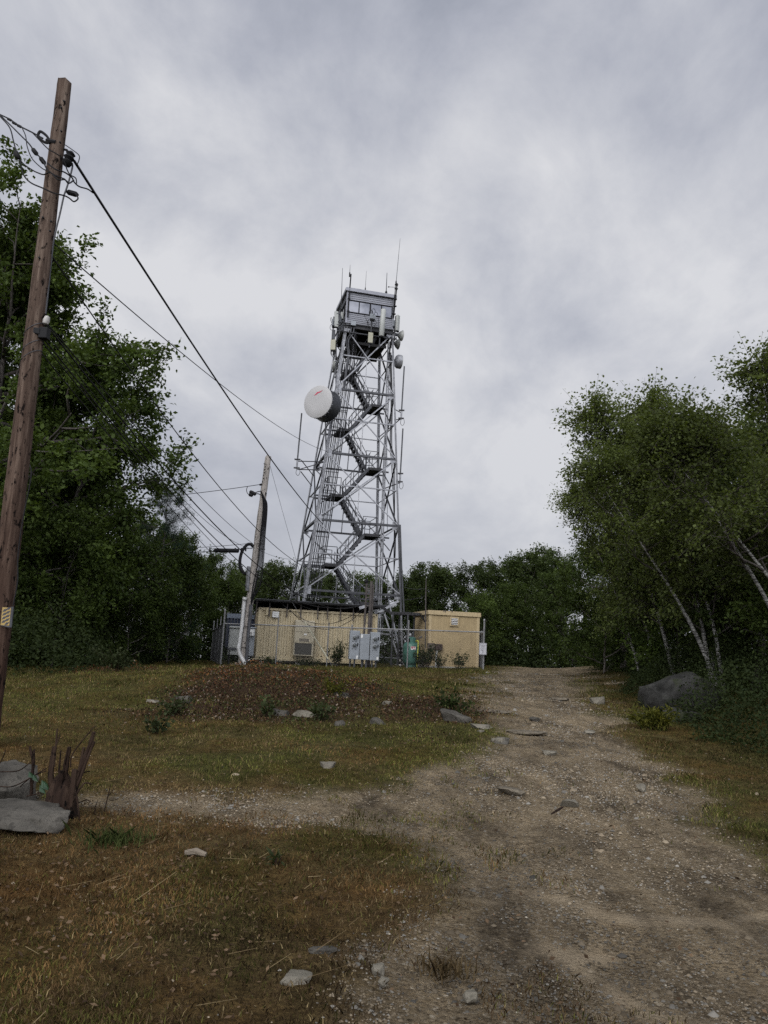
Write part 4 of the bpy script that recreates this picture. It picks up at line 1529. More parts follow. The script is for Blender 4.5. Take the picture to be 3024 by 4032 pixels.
radio(c2(900, 822, 44.25), .33, .30, .22, 'grey radio box wrapped in looping black cables in front of the cab windows',
      [[(850, 790), (845, 740), (870, 712), (905, 740), (915, 790)], [(885, 760), (890, 700), (920, 688), (942, 720), (930, 780)], [(920, 790), (945, 745), (975, 755), (990, 820), (1000, 900), (1000, 990)],
       [(840, 860), (825, 900), (830, 960), (815, 1000)], [(765, 795), (790, 850), (815, 900), (820, 950)], [(940, 870), (960, 920), (935, 960), (950, 1000), (1000, 1000)], [(870, 870), (900, 920), (880, 960), (920, 990)]], 44.15)
radio(c2(270, 920, 44.9), .25, .42, .2, 'grey radio box at the far left of the cab with a cable loop above it',
      [[(232, 920), (215, 870), (220, 835), (236, 845), (238, 900)], [(240, 930), (215, 960), (205, 1000), (225, 1035), (260, 1025)]], 44.8)
radio(c2(362, 880, 44.9), .2, .5, .2, 'dark radio box squeezed between two pale antennas left of the cab', [[(340, 900), (330, 960), (345, 1020), (350, 1080)], [(375, 920), (385, 980), (370, 1040)]], 44.8)
radio(c2(1245, 930, 45.2), .16, .42, .16, 'slim grey radio box on the mast at the right cab corner', [[(1240, 990), (1250, 1040), (1240, 1090), (1255, 1150)]], 45.1)


def rod(top, bot, arms, label, Y):
    o = thing('rod_antenna', label, 'rod antenna', tuple(bot))
    top, bot = Vector(top), Vector(bot)
    k = bot.lerp(top, .15)
    MB().tube([k, top], .042, 8).build('rod', M_GALVD, o, True)
    MB().tube([bot, k], .052, 8).build('base_tube', M_GALV, o, True)
    m = MB()
    for p, q in arms:
        m.tube([p, q], .03, 6)
    build_each(m, 'arm', M_STAIR, o)
    m = MB()
    for t in (.02, .17):
        c = bot.lerp(top, t)
        m.obox(c, (.34, 0, 0), (0, .14, 0), (0, 0, .06))
    build_each(m, 'clamp', M_STAIR, o)
    m = MB(); m.tube(smooth([bot, bot + Vector((-.02, 0, -.25)), bot + Vector((.10, 0, -.38)), bot + Vector((.20, 0, -.22)), bot + Vector((.18, 0, .0))]), .013, 4)
    m.build('tail_cable', M_CABLE, o, True)


rod(c3p(243, 628, 43.2), c3p(188, 1235, 43.2), [(c3p(205, 1150, 43.2), corner('FL', 12.1)), (c3p(195, 1240, 43.2), corner('FL', 11.6)), (c3p(240, 1140, 43.2), corner('BL', 12.15)), (c3p(235, 1265, 43.2), corner('BL', 11.5)), (c3p(215, 1240, 43.2), corner('FL', 12.1))], 'pale rod antenna on long arms out to the left of the tower', 43.2)
rod(c3p(1360, 117, 44.8), c3p(1325, 695, 44.8), [(c3p(1330, 625, 44.8), corner('FR', 15.9)), (c3p(1318, 695, 44.8), corner('FR', 15.2)), (c3p(1318, 690, 44.8), corner('BR', 15.1))], 'upper of the two grey rod antennas standing off the right tower leg', 44.8)
rod(c3p(1345, 795, 44.8), c3p(1312, 1385, 44.8), [(c3p(1325, 1300, 44.8), corner('FR', 11.9)), (c3p(1312, 1385, 44.8), corner('FR', 11.4)), (c3p(1312, 1385, 44.8), corner('BR', 11.6))], 'lower of the two grey rod antennas standing off the right tower leg', 44.8)

# ------------------------------------------------------------------ overhead lines
wire('service_cable', c7(690, 790), aty(T(4, 470, 450), 43), .022, 'thick twisted black service cable sweeping from the near pole to the tower', mid=P(384, 706))
wire('guy_strand', aty(T(7, 500, 1560), 10.3), corner('FL', 12.75), .010, 'thin single strand from the near pole to the tower leg below the big dish', mid=T(8, 1659, 870))
wire('overhead_cable', aty(T(8, 470, 0), 10.3), aty(T(4, 560, 985), 44.5), 0.0115, 'overhead cable passing behind the middle pole to the lower stairs of the tower', mid=T(11, 1659, 490))
wire('overhead_cable', c8(440, 650), c12(470, 950), 0.0094, 'overhead cable from the near pole ending at the middle pole above its black loop', mid=T(11, 1420, 440))
wire('overhead_cable', c8(430, 660), aty(T(4, 860, 1345), 39.6), 0.0130, 'overhead cable crossing in front of the middle pole to the container roof', mid=T(12, 150, 830))
wire('overhead_cable', c8(400, 780), aty(T(5, 1240, 300), 38.3), 0.0115, 'overhead cable from the near pole drooping to the middle of the container roof', mid=T(12, 120, 940))
wire('overhead_cable', c8(400, 830), c12(455, 1290), 0.0094, 'overhead cable from the near pole ending low on the middle pole', mid=T(12, 110, 985))
wire('overhead_cable', c8(390, 930), c12(440, 1400), 0.0086, 'lowest overhead cable from the near pole to the bundle on the middle pole', mid=T(12, 60, 1030))
wire('overhead_cable', c8(400, 700), c12(470, 1010), 0.0079, 'overhead cable crossing the others and meeting the middle pole beside the splice case', mid=T(12, 130, 820))
wire('utility_line', aty(T(11, 200, 520), 44), c12(560, 386), .016, 'upper line from the pines on the left to the top of the middle pole', sag=.25)
wire('utility_line', aty(T(11, 100, 830), 44), c12(480, 955), .012, 'slack line from the left woods meeting the middle pole just above the splice case', sag=.3)
o = thing('utility_line', 'line from the left woods carrying a long black splice case near the middle pole', 'cable', tuple(c12(480, 1003)))
MB().tube(sagged(aty(T(11, 100, 850), 44), c12(480, 1003), .3), .016, 5).build('conductor', M_CABLE, o, True)
MB().lathe([(.03, -.62), (.105, -.58), (.105, .58), (.03, .62)], c12(225, 1027, 36.6), (1, -.1, .02), 10).build('splice_case', M_BLACK, o, True)
m = MB()
for x in (65, 140, 310, 370, 412):
    m.obox(c12(x, 1018, 36.6), (.06, 0, 0), (0, .06, 0), (0, 0, .16))
build_each(m, 'cable_clip', M_BLACK, o)
wire('guy_strand', c12(650, 212, 36.2), aty(T(12, 935, 1240), 44), .008, 'very thin guy strand from the middle pole top down behind the tower leg', sag=.05)
wire('overhead_cable', c12(540, 1020), aty(T(4, 250, 825), 44), 0.0072, 'slack thin cable between the middle pole and the left tower leg', mid=T(12, 800, 1110))
for k, (a, b, s_, lab) in enumerate([((110, 1380), (955, 1345), 1.05, 'deepest sagging cable draped across the container front'),
                                     ((40, 1330), (950, 1330), .95, 'thin sagging cable draped over the container just above the deepest one'),
                                     ((0, 1205), (870, 1345), .35, 'cable sagging along the container roof edge')]):
    wire('draped_cable', aty(T(4, a[0], a[1]), 38.2), aty(T(4, b[0], b[1]), 38.2), .014, lab, sag=s_)

# ------------------------------------------------------------------ fenced compound
CYAW = R_(12)
CU, CV = Vector((math.cos(CYAW), math.sin(CYAW), 0)), Vector((-math.sin(CYAW), math.cos(CYAW), 0))
CO = Vector((-5.98, 38.6, 0))
CZ0, CZ1, CL, CD = .80, 3.29, 6.06, 2.44


def cf(u, v, z):
    return CO + CU * u + CV * v + Vector((0, 0, z))


def on_front(t, v=0.0):
    """Point of the container front plane (offset v) in a sight direction."""
    d = Vector(ray(t)); n = CV; o = CO + CV * v
    k = (o - Vector(CAM)).dot(n) / d.dot(n)
    return Vector(CAM) + d * k


def corrugated(m, o, du, dn, L, z0, z1, per=.245, dep=.055):
    prof = []
    n = int(L / per)
    per = L / n
    for i in range(n):
        x = i * per
        prof += [(x, 0), (x + per * .42, 0), (x + per * .50, -dep), (x + per * .92, -dep)]
    prof.append((L, 0))
    vs, fs = [], []
    for x, d in prof:
        for z in (z0, z1):
            vs.append(o + du * x + dn * d + Vector((0, 0, z)))
    for i in range(len(prof) - 1):
        fs.append((2 * i, 2 * i + 2, 2 * i + 3, 2 * i + 1))
    m.add(vs, fs)


cont = thing('storage_container', 'tan ribbed steel shipping container with a flat black roof built over it', 'container', tuple(cf(CL / 2, CD / 2, CZ0)))
m = MB()
m.obox(cf(CL / 2, CD / 2, (CZ0 + CZ1) / 2), CU * (CL - .26), CV * (CD - .26), (0, 0, CZ1 - CZ0 - .06))
corrugated(m, cf(.10, .035, 0), CU, -CV, CL - .2, CZ0 + .14, CZ1 - .10)
corrugated(m, cf(.035, CD - .10, 0), -CV, -CU, CD - .2, CZ0 + .14, CZ1 - .10)
corrugated(m, cf(CL - .035, .10, 0), CV, CU, CD - .2, CZ0 + .14, CZ1 - .10)
m.build('ribbed_wall', M_CONT, cont)
m = MB()
for (u, v) in ((.07, .07), (CL - .07, .07), (.07, CD - .07), (CL - .07, CD - .07)):
    m.obox(cf(u, v, (CZ0 + CZ1) / 2), CU * .14, CV * .14, (0, 0, CZ1 - CZ0 - .2))
for v in (.055, CD - .055):
    m.obox(cf(CL / 2, v, CZ1 - .055), CU * (CL - .30), CV * .11, (0, 0, .11)); m.obox(cf(CL / 2, v, CZ0 + .075), CU * (CL - .30), CV * .11, (0, 0, .15))
for u in (.055, CL - .055):
    m.obox(cf(u, CD / 2, CZ1 - .055), CU * .11, CV * (CD - .30), (0, 0, .11)); m.obox(cf(u, CD / 2, CZ0 + .075), CU * .11, CV * (CD - .30), (0, 0, .15))
m.build('frame', M_CONT, cont, bevel=.006)
for (u, v) in ((.085, .085), (CL - .085, .085), (.085, CD - .085), (CL - .085, CD - .085)):
    for z in (CZ0 + .06, CZ1 - .06):
        m = MB(); m.obox(cf(u, v, z), CU * .18, CV * .18, (0, 0, .125), 0)
        sgn = -1 if v < 1 else 1
        m.lathe([(.035, 0), (.035, .004)], cf(u, v + sgn * .09, z), CV * sgn, 10, 1)
        m.build('corner_casting', [M_CONT, M_BLACK], cont)
m = MB(); m.obox(cf(CL / 2 - .1, -.02, CZ0 - .03), CU * (CL + .25), CV * .10, (0, 0, .05)); m.build('sill_rail', M_CONT, cont)
m = MB()
for u in (.4, 2.2, 4.0, 5.7):
    m.obox(cf(u, .5, CZ0 - .22), CU * .4, CV * .8, (0, 0, .34))
build_each(m, 'support_block', M_CONC, cont)
# flat roof over the container
m = MB()
m.obox(cf(CL / 2 - .05, 1.25, 3.67), CU * (CL + .30), CV * 3.3, (0, 0, .045))
m.obox(cf(CL / 2 - .05, -.41, 3.65), CU * (CL + .32), CV * .03, (0, 0, .10))
for v in np.linspace(-.2, 2.7, 7):
    m.obox(cf(CL / 2 - .05, v, 3.60), CU * (CL + .2), CV * .06, (0, 0, .10))
rf = m.build('roof', M_UNDER, cont)
m = MB(); m.obox(cf(CL / 2 - .05, -.43, 3.687), CU * (CL + .33), CV * .05, (0, 0, .03)); m.build('drip_edge', M_GALVD, rf)
m = MB(); m.obox(cf(CL / 2, 2.6, 3.46), CU * CL, CV * .05, (0, 0, .36)); m.build('added_gap_board', M_UNDER, rf)  # added board closing the gap under the roof so it stays dark
for x in (583, 775, 925, 1110, 1217, 1357, 1497, 1620):
    p = on_front(T(5, x, 300), -.08)
    m = MB(); m.beam((p.x, p.y, 2.86), (p.x, p.y, 3.62), .055, .05, up=(1, 0, 0)); m.build('roof_bracket', M_RUST, cont)
m = MB(); m.beam(cf(-.12, -.3, 3.62), cf(-.16, .1, 2.5), .05, .05); m.build('roof_bracket', M_RUST, cont)
# louvred vent, small plate, wall-hung air conditioner
a, b = on_front(T(5, 615, 295), -.03), on_front(T(5, 686, 365), -.03)
w_, h_ = (b - a).dot(CU), a.z - b.z
c = (a + b) / 2
m = MB()
m.obox(c, CU * w_, CV * .06, (0, 0, h_)); vt = m.build('vent', M_BROWNB, cont)
m = MB()
for k in range(3):
    m.obox(c + Vector((0, 0, h_ * (k - 1) * .32)) - CV * .045, CU * w_ * .93, CV * .02 + Vector((0, 0, .012)), (0, 0, h_ * .27))
m.build('vent_louvre', M_WHITE, vt)
p = on_front(T(5, 558, 296), -.05)
m = MB(); m.obox(p, CU * .12, CV * .05, (0, 0, .38)); m.build('cover_plate', M_CONT, cont, bevel=.006)
TL_, BR_ = on_front(T(5, 866, 388), -.4), on_front(T(5, 1050, 783), -.4)
aw, ah = 1.0, TL_.z - BR_.z
ac = thing('air_conditioner', 'tall beige wall-hung air conditioner on the front of the tan container', 'air conditioner', tuple(BR_))
A0 = Vector((TL_.x, TL_.y, BR_.z))
af = lambda u, v, z: A0 + CU * u + CV * v + Vector((0, 0, z))
m = MB(); m.obox(af(aw / 2, .20, ah / 2), CU * aw, CV * .40, (0, 0, ah)); bd = m.build('cabinet', M_AC, ac, bevel=.025)
m = MB()
m.obox(af(aw / 2, -.008, ah * .82), CU * (aw - .06), CV * .03, (0, 0, ah * .31)); m.build('upper_panel', M_AC, ac, bevel=.012)
m = MB(); m.obox(af(aw / 2, -.008, ah * .51), CU * (aw - .06), CV * .03, (0, 0, ah * .27)); m.build('middle_panel', M_AC, ac, bevel=.012)
m = MB()
for k in range(9):
    m.obox(af(aw * .27 + k * .055, -.028, ah * .44), CU * .034, CV * .012, (0, 0, .15))
m.build('vent_grille', M_RUST, ac)
m = MB(); m.obox(af(aw * .46, -.012, ah * .185), CU * aw * .88, CV * .03, (0, 0, ah * .34)); m.build('condenser_grille', plain('condenser_mesh', (.055, .052, .045), .8, .2, .15, 30), ac)
m = MB()
for z in (.005, .355):
    m.obox(af(aw * .48, -.02, ah * z + .01), CU * aw * .95, CV * .07, (0, 0, .035))
for u in (.02, .92):
    m.obox(af(aw * u, -.018, ah * .18), CU * .05, CV * .05, (0, 0, ah * .33))
m.build('grille_frame', M_AC, ac)
m = MB(); m.obox(af(aw * .55, -.028, ah * .60), CU * .14, CV * .012, (0, 0, .07)); m.build('badge', M_WHITE, ac)

# grey equipment cabinets at the left end and the blue-grey container behind
def fbox(name, label, cat, k, tl, br, Y, d, mat, group=None, hood=True, yaw=CYAW):
    a, b = aty(T(k, *tl), Y), aty(T(k, *br), Y)
    u = Vector((math.cos(yaw), math.sin(yaw), 0)); v = Vector((-u.y, u.x, 0))
    w = (b.x - a.x) / u.x
    o = thing(name, label, cat, (a.x, a.y, b.z), group)
    f = lambda uu, vv, zz: Vector((a.x, a.y, b.z)) + u * uu + v * vv + Vector((0, 0, zz))
    return o, f, w, a.z - b.z, u, v


o, f, w, h, u, v = fbox('equipment_cabinet', 'pale grey equipment cabinet with a rounded hood behind the fence corner', 'cabinet', 5, (150, 470), (285, 775), 38.0, .6, M_WHITE)
m = MB(); m.obox(f(w / 2, .3, h / 2), u * w, v * .6, (0, 0, h)); m.build('body', M_LGREY, o, bevel=.015)
m = MB(); m.obox(f(w / 2, -.012, h * .60), u * (w * .94), v * .03, (0, 0, h * .66)); m.build('door', M_LGREY, o, bevel=.01)
m = MB(); m.obox(f(w / 2, .27, h + .02), u * (w + .06), v * .74, (0, 0, .10)); m.build('hood', M_LGREY, o, bevel=.03)
m = MB(); m.obox(f(w / 2, -.04, h * .22), u * (w * 1.1), v * .06, (0, 0, .08)); m.build('crossbar', M_GALVD, o)
m = MB()
for uu in (.1, w - .1):
    m.tube([f(uu, .3, .02), f(uu, .3, -.55)], .04, 6)
build_each(m, 'leg', M_GALVD, o)
m = MB(); m.obox(f(.07, -.05, .10), u * .06, v * .06, (0, 0, .22)); m.tube([f(.07, -.05, .0), f(.05, -.05, -.42)], .03, 6); m.build('conduit', M_BLACK, o)
o, f, w, h, u, v = fbox('equipment_cabinet', 'blue-grey equipment cabinet standing against the end of the tan container', 'cabinet', 5, (335, 478), (405, 782), 38.2, .5, M_GREYP)
m = MB(); m.obox(f(w / 2, .25, h / 2), u * w, v * .5, (0, 0, h)); m.build('body', M_GREYP, o, bevel=.015)
m = MB(); m.obox(f(w / 2, .22, h + .03), u * (w + .08), v * .6, (0, 0, .07)); m.build('hood', M_GREYP, o, bevel=.02)
m = MB()
for uu in (.1, w - .1):
    m.tube([f(uu, .3, .02), f(uu, .3, -.45)], .04, 6)
build_each(m, 'leg', M_GALVD, o)
o, f, w, h, u, v = fbox('meter_box', 'small white box mounted between the blue-grey cabinet and the tan container', 'box', 5, (374, 490), (416, 565), 37.95, .2, M_WHITE)
m = MB(); m.obox(f(w / 2, .1, h / 2), u * w, v * .2, (0, 0, h)); m.build('body', M_WHITE, o, bevel=.012)
m = MB(); m.obox(f(w * .5, -.006, h * .36), u * w * .9, v * .02, (0, 0, h * .6)); m.build('cover', M_WHITE, o, bevel=.006)
m = MB(); m.obox(f(w * .3, -.016, h * .36), u * .03, v * .02, (0, 0, .10)); m.build('latch', M_TEXT, o)

o, f, w, h, u, v = fbox('storage_container', 'dark blue container with a pale top beam, half hidden behind the fence corner', 'container', 5, (128, 318), (470, 700), 41.5, 2.4, M_BLUEC)
m = MB(); m.obox(f(w / 2, 1.25, h / 2 - .05), u * w, v * 2.4, (0, 0, h - .1)); m.build('body', M_BLUEC, o)
m = MB(); m.obox(f(w / 2, .02, h - .12), u * (w + .03), v * .12, (0, 0, .24)); m.build('top_beam', plain('blue_grey_paint', (.13, .155, .19), .5, .1, .15, 3), o)
m = MB()
for k in range(16):
    m.obox(f(w * (k + .5) / 16, .03, h * .45), u * .04, v * .06, (0, 0, h * .8))
m.build('wall_rib', M_BLUEC, o)
m = MB()
for k in range(4):
    m.obox(f(.04 + .17 * k, .0, h * .5), u * .05, v * .05, (0, 0, h * 1.04))
build_each(m, 'corner_bar', M_GALVD, o)

# electric meter bank
MY = 36.2
o = thing('meter_bank', 'grey electric meter bank of three cabinets on steel legs before the fence', 'meter cabinet', tuple(aty(T(6, 240, 900), MY)))
mdir = CU
for k, (tl, tr, bl, nm) in enumerate([((82, 503), (193, 515), (64, 817), 'meter_cabinet'), ((192, 540), (302, 547), (174, 824), 'main_cabinet'), ((303, 520), (412, 533), (288, 832), 'meter_cabinet')]):
    a, b, c = aty(T(6, *tl), MY), aty(T(6, *tr), MY), aty(T(6, *bl), MY)
    w, h = (b.x - a.x), a.z - c.z
    q = Vector((a.x + .5 * (c.x - a.x), MY + k * .12, c.z))
    f = lambda uu, vv, zz: q + CU * uu + CV * vv + Vector((0, 0, zz))
    m = MB(); m.obox(f(w / 2, .14, h / 2), CU * (w - .015), CV * .28, (0, 0, h)); cb_ = m.build(nm, M_GREYP, o, bevel=.012)
    m = MB(); m.obox(f(w / 2, -.004, h / 2), CU * (w * .93), CV * .014, (0, 0, h * .965)); m.build('door', M_GREYP, cb_, bevel=.004)
    if nm == 'meter_cabinet':
        for zz in (.76, .50):
            cc = f(w * .46, -.01, h * zz)
            MB().lathe([(.105, 0), (.105, .03), (.085, .035)], cc, -CV, 20).build('meter_ring', M_GALV, cb_, True)
            MB().lathe([(.082, .03), (.080, .12), (.06, .15), (.01, .155)], cc, -CV, 20).build('meter', plain('meter_glass', (.10, .11, .11), .12, .2, .3, 14) if 'meter_glass' not in MATS else MATS['meter_glass'], cb_, True)
            m = MB(); m.obox(f(w * .80, -.016, h * (zz + .015)), CU * .055, CV * .02, (0, 0, .15)); m.build('breaker_slot', M_BLACK, cb_, bevel=.01)
            m = MB()
            for uu in (.30, .62):
                m.obox(f(w * uu, -.016, h * (zz - .135)), CU * .06, CV * .02, (0, 0, .02))
            build_each(m, 'latch', M_TEXT, cb_)
        m = MB(); m.obox(f(w * .80, -.016, h * .085), CU * .085, CV * .008, (0, 0, .135)); m.build('sticker', M_WHITE, cb_)
    else:
        m = MB(); m.obox(f(w * .15, -.016, h * .91), CU * .10, CV * .008, (0, 0, .15)); m.build('sticker', M_WHITE, cb_)
    for uu in ((.18, .62) if k == 0 else (.35, .78) if k == 1 else (.33, .72)):
        p = f(w * uu, .14, .02)
        m = MB(); m.tube([p, (p.x, p.y, hz(p.x, p.y) - .2)], .045 if uu > .3 else .035, 8); m.build('leg', M_GALVD, o, True)

# pipe mast with rungs that feeds the meters
o = thing('service_mast', 'pair of tall rusty steel pipes with rungs rising beside the container end', 'mast', tuple(aty(T(4, 975, 1640), 37.8)))
g = lambda x, y, Y=37.8: aty(T(4, x, y), Y)
for x, y0, r in ((952, 1078, .05), (1004, 1075, .075), (1026, 1110, .035)):
    p = g(x, y0)
    m = MB(); m.tube([(p.x, p.y, hz(p.x, p.y) - .1), p], r, 8); m.build('pipe', M_RUST, o, True)
m = MB(); p = g(946, 1078); m.lathe([(.04, -.1), (.10, -.05), (.10, .05), (.03, .12)], p, (.6, 0, 1), 8); m.build('weatherhead', M_BLACK, o, True)
m = MB()
for y in (1150, 1180, 1215, 1250, 1340, 1440, 1530):
    m.beam(g(950, y), g(1008, y + 3), .05, .05)
build_each(m, 'rung', M_RUST, o)
m = MB(); m.beam(g(870, 1368), g(945, 1345), .06, .14); m.build('bracket', M_GALV, o)

# propane tank, riser pipe
ty_ = 39.6
p = aty(T(6, 738, 905), ty_); R0 = .43
tz = hz(p.x, p.y)
o = thing('propane_tank', 'upright green propane tank with a white label behind the fence', 'tank', (p.x, p.y, tz))
tt = aty(T(6, 740, 640), ty_).z
MB().lathe([(R0 * .72, tz - .1), (R0 * .72, tz + .12), (R0 * .78, tz + .14), (R0 * .95, tz + .22), (R0, tz + .32), (R0, tt - .22), (R0 * .97, tt - .12), (R0 * .85, tt - .03), (R0 * .6, tt + .03), (R0 * .2, tt + .05)], (p.x, p.y, 0), (0, 0, 1), 36).build('tank', M_GREEN, o, True)
m = MB()
n_ = 28
for k in range(n_):
    a0 = 2 * PI * k / n_
    if 3 <= k <= 4 or 17 <= k <= 18:
        continue
    a1 = 2 * PI * (k + 1) / n_
    q0 = Vector((p.x + math.cos(a0) * R0 * .5, p.y + math.sin(a0) * R0 * .5, tt)); q1 = Vector((p.x + math.cos(a1) * R0 * .5, p.y + math.sin(a1) * R0 * .5, tt))
    m.obox((q0 + q1) / 2 + Vector((0, 0, .10)), (q1 - q0) * 1.02, ((q0 + q1) / 2 - Vector((p.x, p.y, tt))).normalized() * .012, (0, 0, .24))
m.lathe([(R0 * .52, tt + .22), (R0 * .52, tt + .245), (R0 * .40, tt + .28), (.03, tt + .30)], (p.x, p.y, 0), (0, 0, 1), 28)
m.build('valve_collar', M_GREEN, o, True)
m = MB(); q = aty(T(6, 766, 697), ty_ - R0 * .98)
m.obox(q, (.26, .03, 0), (0, .01, 0), (0, 0, .16)); lb = m.build('warning_label', M_WHITE, o)
m = MB(); m.obox(q + Vector((0, -.012, .055)), (.22, .025, 0), (0, .006, 0), (0, 0, .03)); m.obox(q + Vector((-.05, -.012, -.0)), (.06, .007, 0), (0, .006, 0), (0, 0, .05))
m.obox(q + Vector((.05, -.006, -.04)), (.12, .012, 0), (0, .006, 0), (0, 0, .018))
m.build('label_print', M_RED, lb)
o = thing('gas_riser', 'thin yellow gas pipe beside the green tank', 'pipe', tuple(aty(T(6, 810, 880), 39.0)))
m = MB(); m.tube(smooth([aty(T(6, 795, 622), 39.2), aty(T(6, 812, 618), 39.0), aty(T(6, 820, 640), 39.0), aty(T(6, 808, 900), 39.0)]), .03, 7); m.build('pipe', M_YELL, o, True)
m = MB(); m.obox(aty(T(6, 845, 580), 39.0), (.18, .05, .10), (0, .1, 0), (-.03, 0, .10)); m.build('regulator', M_RUST, o, bevel=.02)
o = thing('pipe_bollard', 'black coil of hoses with pale fittings standing beside the green tank', 'hose', tuple(aty(T(6, 622, 900), 38.9)))
m = MB()
for k in range(5):
    y = 700 + 42 * k
    m.tube(smooth([aty(T(6, 612, y), 38.9), aty(T(6, 628, y - 12), 38.7), aty(T(6, 645, y), 38.9), aty(T(6, 628, y + 14), 39.1), aty(T(6, 612, y), 38.9)]), .035, 6)
m.tube([aty(T(6, 625, 900), 38.9), aty(T(6, 628, 690), 38.9)], .05, 6)
m.build('hose', M_BLACK, o, True)
m = MB()
for y in (830, 882):
    m.lathe([(.04, -.05), (.06, 0), (.04, .05)], aty(T(6, 624, y), 38.75), (0, 0, 1), 8)
build_each(m, 'fitting', M_INSUL, o, True)

# shelter building
SYAW = R_(10)
SU, SV = Vector((math.cos(SYAW), math.sin(SYAW), 0)), Vector((-math.sin(SYAW), math.cos(SYAW), 0))
SO = aty(T(6, 940, 330), 39.5); SO.z = 0
SW, SD, SZ0, SZ1 = 2.66, 3.4, .80, 3.40
sf = lambda u, v, z: SO + SU * u + SV * v + Vector((0, 0, z))


def on_sh(t, v=0.0):
    d = Vector(ray(t)); k = (SO + SV * v - Vector(CAM)).dot(SV) / d.dot(SV)
    return Vector(CAM) + d * k


o = thing('equipment_shelter', 'tan windowless equipment shelter with a flat roof at the end of the compound', 'shelter', tuple(sf(SW / 2, SD / 2, SZ0)))
m = MB(); m.obox(sf(SW / 2, SD / 2, (SZ0 + SZ1) / 2), SU * SW, SV * SD, (0, 0, SZ1 - SZ0)); m.build('wall', M_SHEL, o)
for (u, v) in ((.06, .06), (SW - .06, .06), (.06, SD - .06)):
    m = MB(); m.obox(sf(u, v, (SZ0 + SZ1) / 2), SU * .15, SV * .15, (0, 0, SZ1 - SZ0 - .01)); m.build('corner_trim', M_SHELT, o)
m = MB(); m.obox(sf(SW / 2, SD / 2, SZ1 + .10), SU * (SW + .14), SV * (SD + .14), (0, 0, .22)); m.build('roof', M_SHELT, o, bevel=.01)
m = MB(); m.obox(sf(SW / 2, SD / 2, SZ0 - .15), SU * (SW + .1), SV * (SD + .1), (0, 0, .36)); m.build('foundation', M_CONC, o)
a, b = on_sh(T(6, 1180, 370), -.02), on_sh(T(6, 1243, 445), -.02)
c = (a + b) / 2; w = (b - a).dot(SU); h = a.z - b.z
m = MB(); m.obox(c - SV * .02, SU * (w + .16), SV * .05, (0, 0, h + .14)); vt = m.build('vent', M_SHELT, o)
m = MB(); m.obox(c - SV * .05, SU * w, SV * .02, (0, 0, h)); m.build('vent_opening', M_BROWNB, vt)
m = MB()
for k in range(4):
    m.obox(c - SV * .075 + Vector((0, 0, h * (k - 1.5) / 4)), SU * w * 1.02, SV * .05 + Vector((0, 0, .012)), (0, 0, h * .10))
m.build('vent_louvre', M_WHITE, vt)
m = MB()
for (x, y) in ((1100, 292), (1118, 295), (1190, 296)):
    m.obox(on_sh(T(6, x, y), -.075), SU * .05, SV * .01, (0, 0, .10))
build_each(m, 'rust_bracket', M_RUST, o)
for k, (tl, br) in enumerate((((930, 640), (1000, 712)), ((1014, 650), (1083, 720)))):
    a, b = on_sh(T(6, *tl), -.18), on_sh(T(6, *br), -.18)
    m = MB(); m.obox((a + b) / 2 + SV * .09, SU * (b - a).dot(SU), SV * .18, (0, 0, a.z - b.z))
    bx = m.build('junction_box', M_BROWNB if k else plain('faded_brown_paint', (.09, .07, .055), .6, .1, .2, 4), o, bevel=.01)
    if k:
        p = on_sh(T(6, 1022, 716), -.1)
        m = MB(); m.tube([p, Vector((p.x - .02, p.y, hz(p.x, p.y)))], .05, 8); m.build('conduit', M_PVC, bx, True)
p = on_sh(T(6, 885, 640), -.15)
# thin antenna pole at the shelter corner
o = thing('antenna_pole', 'thin rusty antenna pole with two faint wires at the shelter corner', 'pole', tuple(aty(T(6, 898, 700), 39.3)))
g6 = lambda x, y, Y=39.3: aty(T(6, x, y), Y)
m = MB(); m.tube([g6(897, 700), g6(903, 100), g6(906, -60)], [.035, .03, .02], 7); m.build('pole', M_RUST, o, True)
m = MB(); m.tube(smooth([g6(660, 30, 43), g6(740, 50, 42), g6(830, 58, 40.5), g6(903, 48)]), .009, 4)
m.tube(smooth([g6(660, 172, 43), g6(740, 168, 42), g6(830, 150, 40.5), g6(903, 125)]), .009, 4)
build_each(m, 'wire', M_GALVD, o)
m = MB(); m.tube(smooth([g6(893, 330), g6(882, 370), g6(888, 412), g6(905, 410), g6(915, 380), g6(910, 350)]), .012, 5); m.build('cable_coil', M_CABLE, o, True)

# cable bridge between tower and shelter
o = thing('cable_bridge', 'dark steel cable bridge on posts linking the tower to the shelter', 'cable bridge', tuple(aty(T(6, 740, 360), 40.5)))
b0, b1 = Vector((.75, 41.6, 3.45)), sf(-.05, 1.2, 3.42)
dn = (b1 - b0).normalized(); sd = Vector((-dn.y, dn.x, 0))
m = MB()
for s_ in (-.35, .35):
    m.beam(b0 + sd * s_, b1 + sd * s_, .06, .14)
for k in range(9):
    q = b0.lerp(b1, (k + .5) / 9)
    m.beam(q - sd * .42 + Vector((0, 0, .03)), q + sd * .42 + Vector((0, 0, .03)), .06, .05)
m.build('grating', M_STAIR, o)
for t_, s_ in ((.12, -.35), (.12, .35), (.62, -.35), (.62, .35)):
    q = b0.lerp(b1, t_) + sd * s_
    m = MB(); m.tube([q, (q.x, q.y, hz(q.x, q.y) - .1)], .05, 8); m.build('post', M_GALVD, o, True)
for k in range(4):
    s_ = -.22 + .14 * k
    MB().tube([b0 + sd * s_ - dn * .9 + Vector((0, 0, .4)), b0 + sd * s_ + Vector((0, 0, -.06)), b1 + sd * s_ + Vector((0, 0, -.06)), b1 + sd * s_ + dn * .3 + Vector((0, 0, -.4))], .03, 6).build('feed_cable', M_CABLE, o, True)

